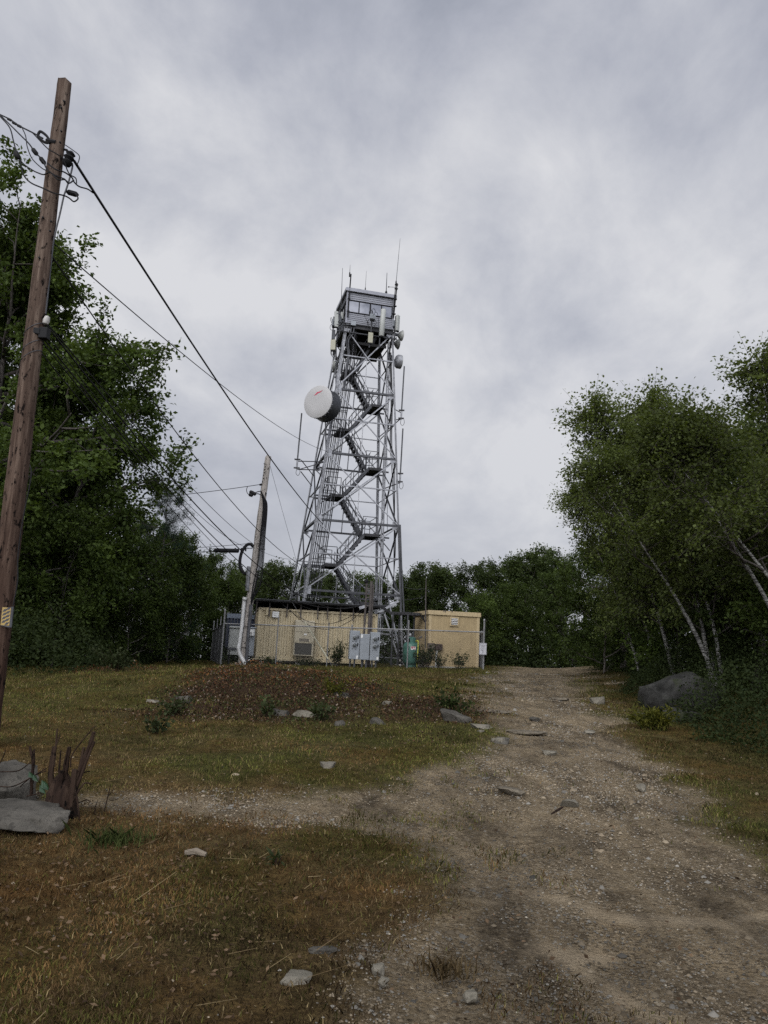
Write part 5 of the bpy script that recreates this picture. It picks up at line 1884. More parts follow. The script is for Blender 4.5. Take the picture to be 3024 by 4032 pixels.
# ------------------------------------------------------------------ chain-link fence
fence = thing('chain_link_fence', 'grey chain-link fence with a pipe top rail enclosing the compound', 'fence', (-7.3, 37.2, .4))
FA, FB = aty(T(5, 88, 430), 37.2), aty(T(6, 1538, 524), 37.2)
FC = Vector((-9.6, 45.5, 2.1)); FD = Vector((5.9, 46, 2.5))


def fence_run(A, B, posts, pname='post'):
    L = Vector((B.x - A.x, B.y - A.y, 0)); n = L.length; d = L / n
    m = MB(); m.tube([A, B], .03, 8); m.build('top_rail', M_FENCE, fence, True)
    # woven diamond wire
    m = MB(); sp = .075
    cnt = int(n / sp)
    H = 1.92
    for sgn in (1, -1):
        for k in range(-int(H / sp) if sgn > 0 else 0, cnt if sgn > 0 else cnt + int(H / sp)):
            x0 = k * sp; x1 = x0 + sgn * H
            za, zb = 0.0, H
            if x0 < 0: za, x0 = za + (0 - x0), 0
            if x0 > n: za, x0 = za + (x0 - n), n
            if x1 > n: zb, x1 = zb - (x1 - n), n
            if x1 < 0: zb, x1 = zb + x1, 0
            if zb - za < .03:
                continue
            p0 = A + d * x0; p1 = A + d * x1
            tz0 = A.z + (B.z - A.z) * x0 / n; tz1 = A.z + (B.z - A.z) * x1 / n
            m.tube([Vector((p0.x, p0.y, tz0 - H + za)), Vector((p1.x, p1.y, tz1 - H + zb))], .0021, 3, caps=False)
    m.build('chain_link_mesh', M_FWIRE, fence)
    for t_, extra, r in posts:
        p = A.lerp(B, t_)
        m = MB(); m.tube([(p.x, p.y, hz(p.x, p.y) - .15), (p.x, p.y, p.z + extra)], r, 8)
        if r > .034:
            m.lathe([(r * 1.15, 0), (r * 1.1, .05), (r * .3, .09)], (p.x, p.y, p.z + extra), (0, 0, 1), 8)
        m.build(pname, M_FENCE, fence, True)


tpos = lambda k, x, y: (aty(T(k, x, y), 37.2).x - FA.x) / (FB.x - FA.x)
fence_run(FA, FB, [(0, .62, .045), (tpos(5, 678, 450), .42, .03), (tpos(5, 1230, 465), .22, .03), (tpos(6, 100, 475), .07, .04), (tpos(6, 716, 488), .45, .034), (1, .55, .045)])
fence_run(FA, FC, [(.3, .5, .03), (.62, .5, .03), (1, .5, .04)])
fence_run(FB, FD, [(.35, .2, .03), (.7, .2, .03), (1, .2, .04)])
for (x0, y0, x1, y1) in ((85, 310, 105, 420),):
    m = MB(); m.tube([aty(T(5, 150, 305), 38), aty(T(5, 118, 325), 37.5), aty(T(5, 92, 318), 37.6)], .02, 5); m.build('wire_top', M_FENCE, fence)
o = thing('guy_guard', 'pale slanting plastic guy-wire guard anchored in the grass before the container', 'guy guard', tuple(aty(T(5, 1280, 925), 36.6)))
q0, q1, q2, q3 = aty(T(5, 1280, 926), 36.6), aty(T(5, 1225, 820), 36.9), aty(T(5, 966, 412), 38.0), aty(T(5, 835, 205), 38.4)
m = MB(); m.tube([q1, q2], .035, 8); m.build('guard_tube', M_CREAM, o, True)
m = MB(); m.tube([q0, q1], .018, 6); m.tube([q2, q3], .010, 5); build_each(m, 'guy_wire', M_GALVD, o, True)

# warning sign on the end post
p0, p1 = aty(T(6, 1482, 638), 37.1), aty(T(6, 1565, 772), 37.1)
o = thing('warning_sign', 'small white notice with rows of dark print fixed to the last fence post', 'sign', tuple((p0 + p1) / 2))
c = (p0 + p1) / 2 + Vector((0, -.03, 0)); w, h = abs(p1.x - p0.x) * .93, abs(p0.z - p1.z) * .98
m = MB(); m.obox(c, (w, 0, 0), (0, .012, 0), (0, 0, h)); pl_ = m.build('plate', M_SIGN, o, bevel=.004)
m = MB()
for s_ in (-1, 1):
    m.obox(c + Vector((s_ * (w / 2 - .022), -.0085, 0)), (.008, 0, 0), (0, .004, 0), (0, 0, h - .04)); m.obox(c + Vector((0, -.0085, s_ * (h / 2 - .022))), (w - .05, 0, 0), (0, .004, 0), (0, 0, .008))
m.build('border', M_TEXT, pl_)
m = MB()
rr = random.Random(2)
for row, (zz, x0, x1) in enumerate(((.33, -.40, .40), (.235, -.16, .2), (.15, -.18, .25), (.05, -.32, .22), (-.05, -.2, .2), (-.125, -.3, .12))):
    x = x0
    while x < x1:                     # rows of small print, too small to read in the photograph
        lw = rr.uniform(.015, .03)
        m.obox(c + Vector((x * w, -.0085, zz * h)), (lw * w, 0, 0), (0, .004, 0), (0, 0, (.045 if row == 0 else .032) * h))
        x += lw + .014 + (.03 if rr.random() < .2 else 0)
m.build('lettering', M_TEXT, pl_)
m = MB()
a_ = [(-.09, -.235), (-.075, -.20), (-.04, -.175), (0, -.168), (.04, -.175), (.075, -.20), (.09, -.235), (.06, -.24), (.035, -.215), (0, -.205), (-.035, -.215), (-.06, -.24)]
m.add([c + Vector((x * w, -.009, z * h)) for x, z in a_], [tuple(range(len(a_)))])
m.lathe([(.018, 0), (.018, .003)], c + Vector((0, -.007, -.285 * h)), (0, -1, 0), 10); m.lathe([(.012, 0), (.012, .003)], c + Vector((0, -.007, -.40 * h)), (0, -1, 0), 10)
m.build('emblem_marking', M_TEXT, pl_)


# ------------------------------------------------------------------ trees
def unit(v):
    return v / (np.linalg.norm(v) + 1e-9)


def leaves_np(rng, p0, p1, n, L, W, sig, droop=.2, flat=.8, lift=0.0):
    """n leaf blades spread along twigs p0->p1; returns verts, faces, tint."""
    m = len(p0)
    k = rng.integers(0, m, n)
    t = rng.random(n) ** .8 * 1.05
    pos = p0[k] + (p1[k] - p0[k]) * t[:, None] + rng.normal(0, 1, (n, 3)) * sig * (.5 + .5 * t[:, None])
    nr = rng.normal(0, flat, (n, 3)); nr[:, 2] += .8
    nr /= np.linalg.norm(nr, axis=1, keepdims=True)
    tw = p1[k] - p0[k]; tw /= np.linalg.norm(tw, axis=1, keepdims=True) + 1e-9
    d = rng.normal(0, .8, (n, 3)) + tw * .7; d[:, 2] -= droop
    u = d - nr * (d * nr).sum(1, keepdims=True); u /= np.linalg.norm(u, axis=1, keepdims=True) + 1e-9
    w = np.cross(nr, u)
    l = L * (.6 + .7 * rng.random(n))[:, None]; ww = W * (.6 + .7 * rng.random(n))[:, None]
    V = np.stack([pos, pos + u * l * .45 + w * ww * .5 + nr * l * .06, pos + u * l - nr * l * .08, pos + u * l * .5 - w * ww * .5 + nr * l * .06], 1).reshape(-1, 3)
    F = np.arange(n * 4).reshape(n, 4)
    clump = rng.random(m)
    tint = np.clip(.15 + .45 * clump[k] + .4 * rng.random(n), 0, 1)
    return V, F, np.repeat(tint, 4)


def make_tree(kind, seed, H, r0, clear, spread, nprim, n_leaf, leaf, lean=(0, 0), elev=(5, 62), sig=.16, nsec=6, ntwig=4,
              up=.05, tm=.55, bark=None, leafm=None, droop=.2, twig_l=(.35, .9), wander=.10, pw=1.0):
    rng = np.random.default_rng(seed)
    mb = MB()
    nseg = 12
    pts = []
    p = np.array([0, 0, -.35]); d = np.array([0, 0, 1.0])
    for i in range(nseg + 1):
        pts.append(p.copy())
        tt = i / nseg
        d = unit(d + rng.normal(0, wander * .6, 3) * np.array([1, 1, .2]) + np.array([lean[0], lean[1], 0]) * .55 / nseg * 2 + np.array([0, 0, .25]))
        d = unit(d + np.array([lean[0], lean[1], 0]) * .22)
        p = p + d * (H * .95 / nseg)
    rad = [max(.012, r0 * (1 - .93 * (i / nseg) ** 1.0)) for i in range(nseg + 1)]
    rad[0] *= 1.35
    mb.tube(pts, rad, 9)
    pts = np.array(pts)
    at = lambda t: np.array([np.interp(t * nseg, np.arange(nseg + 1), pts[:, k]) for k in range(3)])
    tw0, tw1 = [], []
    cm = MB()

    def branch(p, d, L, r, n, wd, upb):
        q = [p]
        for _ in range(n):
            d = unit(d + rng.normal(0, wd, 3) + np.array([0, 0, upb]))
            p = p + d * L / n
            q.append(p)
        return np.array(q), d

    az0 = rng.random() * 6.28
    for i in range(nprim):
        t = clear + (1 - clear) * ((i + .4) / nprim) ** .92
        az = az0 + i * 2.39996 + rng.normal(0, .35)
        rel = (t - clear) / (1 - clear)
        prof = math.sqrt(max(.06, 1 - ((t - tm) / (max(tm - clear + .18, 1.02 - tm))) ** 2))
        L = spread * prof ** pw * rng.uniform(.62, 1.18)
        el = R_(elev[0] + (elev[1] - elev[0]) * rel ** 1.2 + rng.normal(0, 8))
        d = np.array([math.cos(az) * math.cos(el), math.sin(az) * math.cos(el), math.sin(el)])
        rp = min(rad[int(t * nseg)] * .75, .02 + r0 * .34 * L / spread)
        q, _ = branch(at(t), d, L, rp, 6, wander * 1.3, up)
        mb.tube(q, [max(.006, rp * (1 - .85 * k / 6)) for k in range(7)], 6, 1)
        for j in range(nsec):
            f = .25 + .75 * (j + rng.random()) / nsec
            b0 = np.array([np.interp(f * 6, np.arange(7), q[:, k]) for k in range(3)])
            td = unit(q[min(6, int(f * 6) + 1)] - q[int(min(5, f * 6))])
            side = unit(np.cross(td, rng.normal(0, 1, 3)))
            d2 = unit(td * .65 + side * .85 + np.array([0, 0, .10]))
            L2 = L * rng.uniform(.28, .50) * (1.15 - .45 * f) + .25
            q2, _ = branch(b0, d2, L2, 0, 4, wander * 1.8, up * 1.2)
            r2 = max(.006, rp * .35)
            (mb if L2 > 1.1 else cm).tube(q2, [r2, r2 * .8, r2 * .6, r2 * .4, r2 * .25], 4, 1)
            for m_ in range(ntwig):
                f2 = .25 + .75 * (m_ + rng.random()) / ntwig
                c0 = np.array([np.interp(f2 * 4, np.arange(5), q2[:, k]) for k in range(3)])
                s2 = unit(np.cross(unit(q2[-1] - q2[0]), rng.normal(0, 1, 3)))
                d3 = unit(unit(q2[-1] - q2[0]) * .7 + s2 * .8 + np.array([0, 0, .05 - droop * .6]))
                L3 = rng.uniform(*twig_l)
                c1_ = c0 + d3 * L3
                tw0.append(c0); tw1.append(c1_)
                cm.tube([c0, c1_], [.006, .003], 3, caps=False)
    tw0.append(at(.93)); tw1.append(at(1.0) + np.array([0, 0, .3]))
    tw0, tw1 = np.array(tw0), np.array(tw1)
    V, F, tint = leaves_np(rng, tw0, tw1, n_leaf, leaf[0], leaf[1], sig, droop)
    # trunk mesh
    tm_ = bpy.data.meshes.new(kind + '_trunk')
    tm_.from_pydata(mb.v, [], mb.f); tm_.materials.append(bark or M_BARK); tm_.materials.append(M_BARK)
    tm_.polygons.foreach_set('material_index', mb.m)
    tm_.polygons.foreach_set('use_smooth', [True] * len(tm_.polygons)); tm_.update()
    # crown: leaves (quads) and twigs (quads)
    tv = np.array(cm.v); tf = np.array(cm.f if all(len(f) == 4 for f in cm.f) else [f for f in cm.f if len(f) == 4])
    VV = np.concatenate([V, tv]); FF = np.concatenate([F, tf + len(V)])
    cr = np_mesh(kind + '_crown', VV, FF, [leafm or M_OAK, M_BARK])
    mi = np.zeros(len(FF), np.int32); mi[len(F):] = 1
    cr.polygons.foreach_set('material_index', mi)
    np_attr(cr, 'tint', np.concatenate([tint, np.zeros(len(tv))]))
    return tm_, cr


KIND = {}
KIND['tall_oak'] = make_tree('tall_oak', 206, 19.5, .36, .18, 7.4, 34, 88000, (.23, .14), elev=(0, 60), sig=.25, nsec=7, ntwig=4, tm=.52, twig_l=(.5, 1.1))
KIND['oak_tree'] = make_tree('oak_tree', 102, 11.0, .20, .10, 3.9, 25, 33000, (.19, .11), elev=(0, 58), sig=.20, nsec=7, ntwig=4, leafm=M_OAK)
KIND['hickory_tree'] = make_tree('hickory_tree', 103, 10.5, .17, .18, 3.5, 21, 25000, (.22, .10), elev=(8, 66), sig=.18, nsec=7, ntwig=4, leafm=M_OAK2, droop=.5)
KIND['scrub_oak'] = make_tree('scrub_oak', 107, 10.0, .18, .20, 3.7, 20, 25000, (.20, .115), elev=(4, 58), sig=.18, nsec=7, ntwig=4, leafm=M_OAK2, wander=.16)
KIND['birch_tree'] = make_tree('birch_tree', 104, 10.6, .095, .24, 2.5, 22, 19000, (.112, .086), lean=(-.30, .02), pw=1.7, up=.10, elev=(30, 76), sig=.13, nsec=6, ntwig=5, bark=M_BIRCH, leafm=M_BIRL, droop=.55, tm=.50, twig_l=(.5, 1.3))
KIND['slender_birch'] = make_tree('slender_birch', 105, 10.2, .075, .22, 1.75, 22, 13000, (.11, .084), lean=(-.20, -.05), pw=1.35, up=.13, elev=(42, 80), sig=.12, nsec=6, ntwig=5, bark=M_BIRCH, leafm=M_BIRL, droop=.5, tm=.52, twig_l=(.5, 1.3))
KIND['leaning_birch'] = make_tree('leaning_birch', 109, 10.0, .095, .46, 2.4, 16, 13000, (.112, .086), lean=(-.50, .04), pw=1.5, up=.08, elev=(24, 72), sig=.13, nsec=6, ntwig=5, bark=M_BIRCH, leafm=M_BIRL, droop=.55, tm=.62, twig_l=(.5, 1.3))
KIND['pine_tree'] = make_tree('pine_tree', 106, 12.5, .2, .12, 3.0, 34, 52000, (.17, .018), elev=(-6, 42), sig=.10, nsec=6, ntwig=4, leafm=M_PINE, droop=-.2, tm=.22, twig_l=(.25, .6), up=.03)
KIND['sapling'] = make_tree('sapling', 108, 5.2, .06, .06, 2.3, 16, 17000, (.15, .085), elev=(15, 60), sig=.16, nsec=5, ntwig=4, leafm=M_OAK)
CATN = {'tall_oak': 'tree', 'oak_tree': 'tree', 'hickory_tree': 'tree', 'scrub_oak': 'tree', 'birch_tree': 'birch', 'slender_birch': 'birch', 'leaning_birch': 'birch', 'pine_tree': 'pine', 'sapling': 'tree'}
_first = {}


def plant(kind, x, y, H, rot, label, group=None, tilt=(0, 0)):
    base = {'tall_oak': 19.5, 'oak_tree': 11, 'hickory_tree': 10.5, 'scrub_oak': 10, 'birch_tree': 10.6, 'slender_birch': 10.2, 'leaning_birch': 10.0, 'pine_tree': 12.5, 'sapling': 5.2}[kind]
    if kind not in _first:
        r = thing(kind, label, CATN[kind], (0, 0, 0), group)
        tm_, cr = KIND[kind]
        link('trunk', tm_, r); link('crown', cr, r)
        _first[kind] = r
    else:
        s = _first[kind]
        r = s.copy(); COL.objects.link(r)
        for ch in s.children:
            c = ch.copy(); COL.objects.link(c); c.parent = r
        if 'group' in r:
            del r['group']
        tag(r, label, CATN[kind], group)
    r.location = (x, y, hz(x, y))
    r.rotation_euler = (R_(tilt[1]), R_(tilt[0]), R_(rot))
    k = H / base
    r.scale = (k, k, k)
    return r


GL, GB, GR = 'trees on the slope by the near pole', 'trees beyond the compound', 'trees beside the road'
# slope behind the near pole
plant('tall_oak', -15.2, 29.0, 15.9, 340, 'tallest broad oak, its high crown spreading behind the dark near pole', GL)
plant('tall_oak', -19.3, 32.5, 17.0, 150, 'second tall oak behind the near pole, mostly out of the picture', GL)
plant('oak_tree', -13.5, 31.6, 12.0, 0, 'bushy oak below the tallest oak, nearest the overhead cables', GL)
plant('oak_tree', -15.0, 29.6, 8.5, 120, 'low dark oak right behind the shaft of the near pole', GL)
plant('hickory_tree', -17.2, 36, 11.2, 60, 'loose-leaved tree deep in the shade between the two tall oaks', GL)
plant('pine_tree', -12.3, 42.5, 9.6, 0, 'dark pine whose tip pokes out under the upper line from the woods', GL)
plant('pine_tree', -10.7, 42.0, 6.4, 140, 'shorter dark pine with a feathery side branch near the splice case', GL)
plant('pine_tree', -15.2, 25.6, 5.2, 75, 'small bluish pine low on the slope beside the near pole foot', GL)
plant('sapling', -12.2, 29.5, 4.8, 30, 'leafy sapling at the grass edge under the tallest oak', GL)
plant('sapling', -10.6, 33.5, 4.4, 200, 'leafy sapling midway between the near pole and the fence corner', GL)
plant('sapling', -10.3, 38.5, 4.6, 310, 'leafy sapling close to the fence corner', GL)
plant('oak_tree', -12.6, 47, 6.8, 220, 'oak behind the pines, filling the gap above the fence corner', GL)
plant('scrub_oak', -18.5, 43, 11.5, 15, 'tall twisted oak standing far back behind the pines', GL)
plant('sapling', -14.2, 37.5, 5.4, 90, 'leafy sapling in front of the far twisted oak', GL)
plant('sapling', -16.6, 31.5, 5.6, 150, 'leafy sapling deep under the tallest oak crown', GL)
plant('oak_tree', -15.6, 50, 8.6, 40, 'oak at the back of the slope below the overhead cables', GL)
plant('sapling', -9.9, 50, 5.0, 60, 'leafy sapling behind the dark blue container', GL)
# behind the tower and shelter
plant('hickory_tree', -12.4, 56, 8.2, 10, 'drooping-leaved tree just beyond the coil loop of the middle pole', GB)
plant('hickory_tree', -7.8, 57, 8.0, 130, 'rounded tree crown between the middle pole and the tower legs', GB)
plant('scrub_oak', -10.2, 59, 8.3, 70, 'thin-crowned tree straight behind the middle pole', GB)
plant('hickory_tree', -3.6, 58, 7.4, 250, 'tree seen low through the tower legs above the container roof', GB)
plant('scrub_oak', -.2, 60, 8.2, 200, 'tree seen through the stairs at the tower foot', GB)
plant('hickory_tree', 2.2, 58, 7.5, 320, 'tree behind the gap between the tower and the shelter', GB)
plant('scrub_oak', 4.6, 58, 8.6, 140, 'first rounded tree rising straight over the shelter roof', GB)
plant('hickory_tree', 7.0, 57, 8.2, 45, 'two-topped tree just past the warning sign post', GB)
plant('scrub_oak', 10.2, 57, 9.5, 0, 'highest rounded tree above the crest of the road', GB)
plant('hickory_tree', 13.4, 58, 9.2, 190, 'tree with open branches between the road crest and the birches', GB)
plant('scrub_oak', 16.6, 56, 9.6, 90, 'dark tree at the far end of the row, touching the birches', GB)
plant('oak_tree', 8.4, 52, 5.6, 260, 'low dark oak standing in front of the row by the road crest', GB)
plant('oak_tree', 12.2, 50, 5.8, 100, 'low dark oak closing the view at the end of the road', GB)
plant('oak_tree', 15.8, 47, 6.5, 330, 'low dark oak between the road end and the birches', GB)
plant('sapling', 6.4, 50, 4.2, 20, 'leafy sapling behind the corner of the shelter', GB)
plant('oak_tree', -6.0, 66, 9.4, 20, 'far tree glimpsed behind the rounded crown by the tower legs', GB)
plant('oak_tree', 11.6, 68, 10.4, 210, 'far tree glimpsed behind the highest rounded tree', GB)
plant('oak_tree', 3.0, 68, 9.6, 300, 'far tree glimpsed above the shelter between nearer crowns', GB)
# birches and oaks at the side of the road
plant('birch_tree', 9.4, 21.2, 7.1, 0, 'white-trunked leaning birch right beside the big dark boulder', GR)
plant('slender_birch', 9.2, 21.5, 8.7, 10, 'straighter white birch stem next to the leaning one by the boulder', GR)
plant('leaning_birch', 9.1, 20.9, 7.6, -10, 'strongly leaning birch rising from behind the big dark boulder', GR, (0, 0))
plant('slender_birch', 9.8, 27.2, 7.8, -20, 'thin short-stemmed birch behind the boulder', GR, (-6, 0))
plant('leaning_birch', 9.75, 17.6, 7.6, 12, 'leaning birch whose forked white trunk stands past the boulder', GR, (0, 0))
plant('leaning_birch', 9.9, 16.4, 7.4, -6, 'boldest leaning birch trunk at the very edge of the picture', GR, (-4, 0))
plant('slender_birch', 11.3, 20.0, 9.3, 30, 'tallest birch, its sparse top standing alone against the sky', GR)
plant('slender_birch', 9.6, 28.5, 7.5, 5, 'bright-leaved birch reaching furthest over the road', GR, (-9, 0))
plant('slender_birch', 9.6, 25.2, 9.7, 20, 'birch with a light twiggy top in the middle of the birch clump', GR, (-8, 0))
plant('slender_birch', 10.2, 23.4, 8.9, -25, 'slim birch spike between the light twiggy top and the brown-green oak', GR, (-5, 0))
plant('scrub_oak', 10.6, 22.0, 7.3, 70, 'brown-green oak crown rising between the birches', GR)
plant('oak_tree', 14.0, 24.5, 7.8, 150, 'dark oak behind the boldest birch trunk', GR)
plant('oak_tree', 12.8, 31, 8.6, 80, 'dark oak behind the boulder, deep in the wood', GR)
plant('scrub_oak', 15.5, 36, 9.4, 210, 'oak at the back of the birch wood', GR)
plant('oak_tree', 11.6, 37, 7.4, 260, 'oak where the birch wood meets the row beyond the road', GR)
plant('sapling', 10.1, 26.0, 4.8, 120, 'leafy sapling in the shade behind the boulder', GR)
plant('sapling', 10.6, 18.6, 4.2, 220, 'leafy sapling under the birches past the boulder', GR)
plant('sapling', 9.1, 31.5, 4.4, 330, 'leafy sapling at the wood edge near the road crest', GR)
plant('sapling', 12.0, 23.0, 5.0, 270, 'leafy sapling filling the dark under the brown-green oak', GR)


# ------------------------------------------------------------------ undergrowth
def undergrowth():
    rng = np.random.default_rng(31)
    X, Y, Hh, S = [], [], [], []

    def region(n, x0, x1, y0, y1, hfun, size):
        x = rng.uniform(x0, x1, n); y = rng.uniform(y0, y1, n)
        h = hfun(x, y)
        k = h > .08
        X.append(x[k]); Y.append(y[k]); Hh.append(h[k]); S.append(np.full(k.sum(), size))

    edge = lambda x, y: -road_sd(x, y)
    region(170000, 4.0, 14, 8, 34, lambda x, y: sstep(.9, 3.6, edge(x, y) + 1.2 * (fbm(x * .8, y * .8, 91) - .5)) * (.35 + 2.2 * fbm(x * .9, y * .9, 92)) * (x > 3.5) * (.30 + .70 * sstep(10, 18, y)), .058)
    region(90000, -24, -8.8, 22, 46, lambda x, y: (.3 + 3.8 * fbm(x * .6, y * .6, 93)) * sstep(-8.6, -11.5, x + .18 * (y - 28)), .10)
    region(66000, -20, 26, 47, 58, lambda x, y: (.6 + 3.8 * fbm(x * .5, y * .5, 94)) * sstep(46.5, 49, y) * (.35 + .65 * sstep(3, 6, np.abs(x + 2))), .17)
    x, y, h, s = map(np.concatenate, (X, Y, Hh, S))
    n = len(x)
    z = height(x, y) + h * rng.random(n) ** .7
    p = np.stack([x, y, z], -1) + rng.normal(0, .06, (n, 3))
    nr = rng.normal(0, .7, (n, 3)); nr[:, 2] += .9; nr /= np.linalg.norm(nr, axis=1, keepdims=True)
    d = rng.normal(0, 1, (n, 3)); u = np.cross(nr, d); u /= np.linalg.norm(u, axis=1, keepdims=True); w = np.cross(nr, u)
    l = (s * (.6 + .9 * rng.random(n)))[:, None]
    V = np.stack([p, p + u * l * .45 + w * l * .3, p + u * l - nr * l * .1, p + u * l * .5 - w * l * .3], 1).reshape(-1, 3)
    me = np_mesh('undergrowth', V, np.arange(n * 4).reshape(n, 4), [M_UNDG])
    tint = np.clip(.6 * fbm(x * 1.4, y * 1.4, 95) + .5 * rng.random(n) - .1, 0, 1)
    np_attr(me, 'tint', np.repeat(tint, 4))
    stuff('undergrowth', me, 'dark leafy undergrowth along the wood edges', 'undergrowth')


undergrowth()


# ------------------------------------------------------------------ rocks
def rock(label, t, w, d, h, seed, mat=None, rot=0, sink=.36, name='rock', cat='rock', rough=.42, cut=0.0, loc=None, group=None):
    """A lump of stone resting where the sight line t meets the ground."""
    c = Vector(loc) if loc is not None else ground_pt(t, 2, 40)
    if name == 'rock':
        w, d, h, sink = w * .85, d * .85, h * .8, sink + .08
    bm = bmesh.new()
    bmesh.ops.create_icosphere(bm, subdivisions=5 if w > .8 else 4 if w > .4 else 3, radius=1)
    rng = np.random.default_rng(seed)
    pl = [(unit(rng.normal(0, 1, 3) * np.array([1, 1, .6])), rng.uniform(.42, .74) + cut) for _ in range(9)] + [(unit(np.array([rng.normal(0, .16), rng.normal(0, .16), 1])), .55)]
    for v in bm.verts:
        p = np.array(v.co)
        for n_, dd in pl:                                # broken facets
            k = p @ n_ - dd
            if k > 0:
                p = p - n_ * k
        f = 1 + rough * (float(fbm(p[0] * 1.6 + seed, p[1] * 1.6 + p[2] * 1.1, seed)) - .5) + .13 * (float(fbm(p[0] * 5 + p[2] * 3, p[1] * 5 + seed + p[2] * 2, seed + 3)) - .5)
        p = p * f
        v.co = (p[0] * w * .62, p[1] * d * .62, p[2] * h * .85)
    me = bpy.data.meshes.new(name)
    bm.to_mesh(me); bm.free()
    me.materials.append(mat or M_ROCK)
    me.polygons.foreach_set('use_smooth', [True] * len(me.polygons))
    if hasattr(me, 'set_sharp_from_angle'):
        me.set_sharp_from_angle(angle=R_(24))
    o = link(name, me, None, tuple(c + Vector((0, d * .25, h * (.5 - sink)))))
    o.rotation_euler = (0, 0, R_(rot))
    return tag(o, label, cat, group)


rock('flat-topped grey boulder lying in front of the cut stump sprouts', T(13, 100, 1060), .9, .65, .26, 1, name='boulder', cat='boulder', rot=-8)
rock('rounded pale boulder behind the flat-topped one, cut by the picture edge', T(13, -60, 860), .85, .8, .50, 2, M_ROCK, name='boulder', cat='boulder', rot=20)
rock('big dark boulder under the birches', T(17, 1010, 1400), 1.6, 1.3, .88, 3, M_ROCKD, name='boulder', cat='boulder', rot=12, sink=.15, cut=.24)
rock('low mossy boulder beside the yellow ferns', T(17, 950, 1490), .85, .6, .36, 4, M_ROCKD, name='boulder', cat='boulder')
rock('mossy rock propped against the big boulder at the foot of the birches', T(17, 1175, 1390), .75, .6, .5, 5, M_ROCKD)
rock('small dull stone in the weeds between the white rock and the ferns', T(17, 650, 1445), .28, .25, .18, 6, M_ROCK)
rock('rounded whitish rock at the road edge before the birches', T(17, 308, 1352), .42, .36, .34, 7, M_ROCKL)
rock('angular grey rock on the grass at the end of the mound', T(15, 1228, 602), .66, .5, .34, 8, M_ROCK, rot=-10)
rock('pale flat rock on the grass tip where the road bends', T(15, 1440, 662), .46, .34, .18, 9, M_ROCKL)
rock('tiny pale stone just below the flat rock on the grass tip', T(15, 1440, 692), .14, .12, .08, 10, M_ROCKL)
rock('grey stone half sunk at the very edge of grass and gravel', T(15, 1605, 772), .40, .32, .16, 11, M_ROCK)
rock('small pale rock alone on the lower lawn near the path', T(15, 190, 985), .26, .22, .15, 12, M_ROCKL, rot=25)
rock('grey rock among dead leaves at the foot of the mound', T(15, 598, 628), .46, .34, .24, 13, M_ROCK)
rock('lavender-grey rock by the yellow-green weed on the mound', T(15, 312, 405), .52, .4, .24, 14, M_ROCK)
rock('long pale rock touching the dark green seedling on the mound', T(14, 1455, 568), .62, .4, .24, 15, M_ROCKL)
rock('brownish rock next to the middle seedling on the mound', T(14, 1245, 556), .40, .32, .24, 16, M_ROCK)
rock('dull domed rock near the top of the mound on the lawn side', T(14, 462, 448), .52, .4, .28, 17, M_ROCK)
rock('low flat rock showing through the lawn beside the mound', T(14, 215, 448), .34, .28, .12, 18, M_ROCKL)
rock('dark small rock half buried in the brush of the mound', T(15, 270, 640), .26, .24, .18, 19, M_ROCK)
rock('small round rock on the brush above the grey rock', T(15, 672, 468), .24, .2, .17, 20, M_ROCKL)
rock('pale angular rock beside the foot of the middle pole', (935, 2622), .62, .4, .26, 21, M_ROCKL, loc=(-6.75, 36.9, .42))
rock('grey rock beside the pale conduit bend and the container', (1020, 2620), .66, .5, .28, 22, M_ROCK, loc=(-5.6, 37.0, .45))
rock('dark rock in the shade under the container', (1110, 2610), .6, .4, .26, 23, M_ROCKD, loc=(-4.6, 38.0, .5))
rock('long flat bedrock slab along the grassy edge of the upper road', T(19, 68, 300), .95, .5, .10, 24, M_ROCKE, rot=-28, sink=.35)
rock('flat bedrock slab across the middle of the upper road', T(19, 290, 424), .9, .40, .07, 25, M_ROCKE, sink=.4)
rock('pale flat slab near the wood edge of the upper road', T(19, 470, 228), .62, .4, .08, 26, M_ROCKE, sink=.35)
rock('small slab in the road just below the bedrock edge', T(19, 312, 345), .36, .28, .08, 27, M_ROCK, sink=.35)
rock('thin pale stone lying flat mid-road above the wash', T(19, 615, 416), .26, .2, .06, 28, M_ROCKL, sink=.35)
rock('flat pale stone at the narrow part of the road', T(19, 390, 540), .30, .22, .08, 29, M_ROCKL, sink=.35)
rock('broad flat stone among rubble on the road by the path fork', T(19, 168, 766), .34, .26, .07, 30, M_ROCKE, sink=.3)
rock('bright flat stone in the middle of the road above the stick', T(19, 512, 836), .25, .18, .08, 31, M_ROCKL, sink=.25)
rock('sandy rounded stone near the wood side of the road', T(19, 932, 750), .15, .13, .09, 32, M_ROCKL, sink=.25)
rock('flat stone set in the sparse grass at the bottom of the road', T(20, 508, 1345), .22, .15, .06, 33, M_ROCKL, sink=.3)
rock('egg-shaped pale stone in the gravel at the bottom of the road', T(20, 958, 1296), .075, .06, .06, 34, M_ROCKL, sink=.2)
rock('small white cobble just under the egg-shaped stone', T(20, 975, 1352), .065, .05, .045, 35, M_ROCKL, sink=.2)
rock('tan cobble beside the sandy patch at the bottom of the road', T(20, 1450, 1430), .095, .07, .05, 36, M_ROCKL, sink=.25)
rock('grey flat stone in the gravel where the grass thins out', T(20, 655, 1182), .16, .10, .05, 37, M_ROCK, sink=.3)
rock('stone half hidden by grass on the shoulder of the path', T(19, 110, 476), .34, .22, .12, 38, M_ROCKL, sink=.3)
o = MB()
p = ground_pt((2000 + 434 * 0, 3220), 2, 20)
p = ground_pt(T(19, 402, 905), 2, 20); q = ground_pt(T(19, 466, 878), 2, 20)
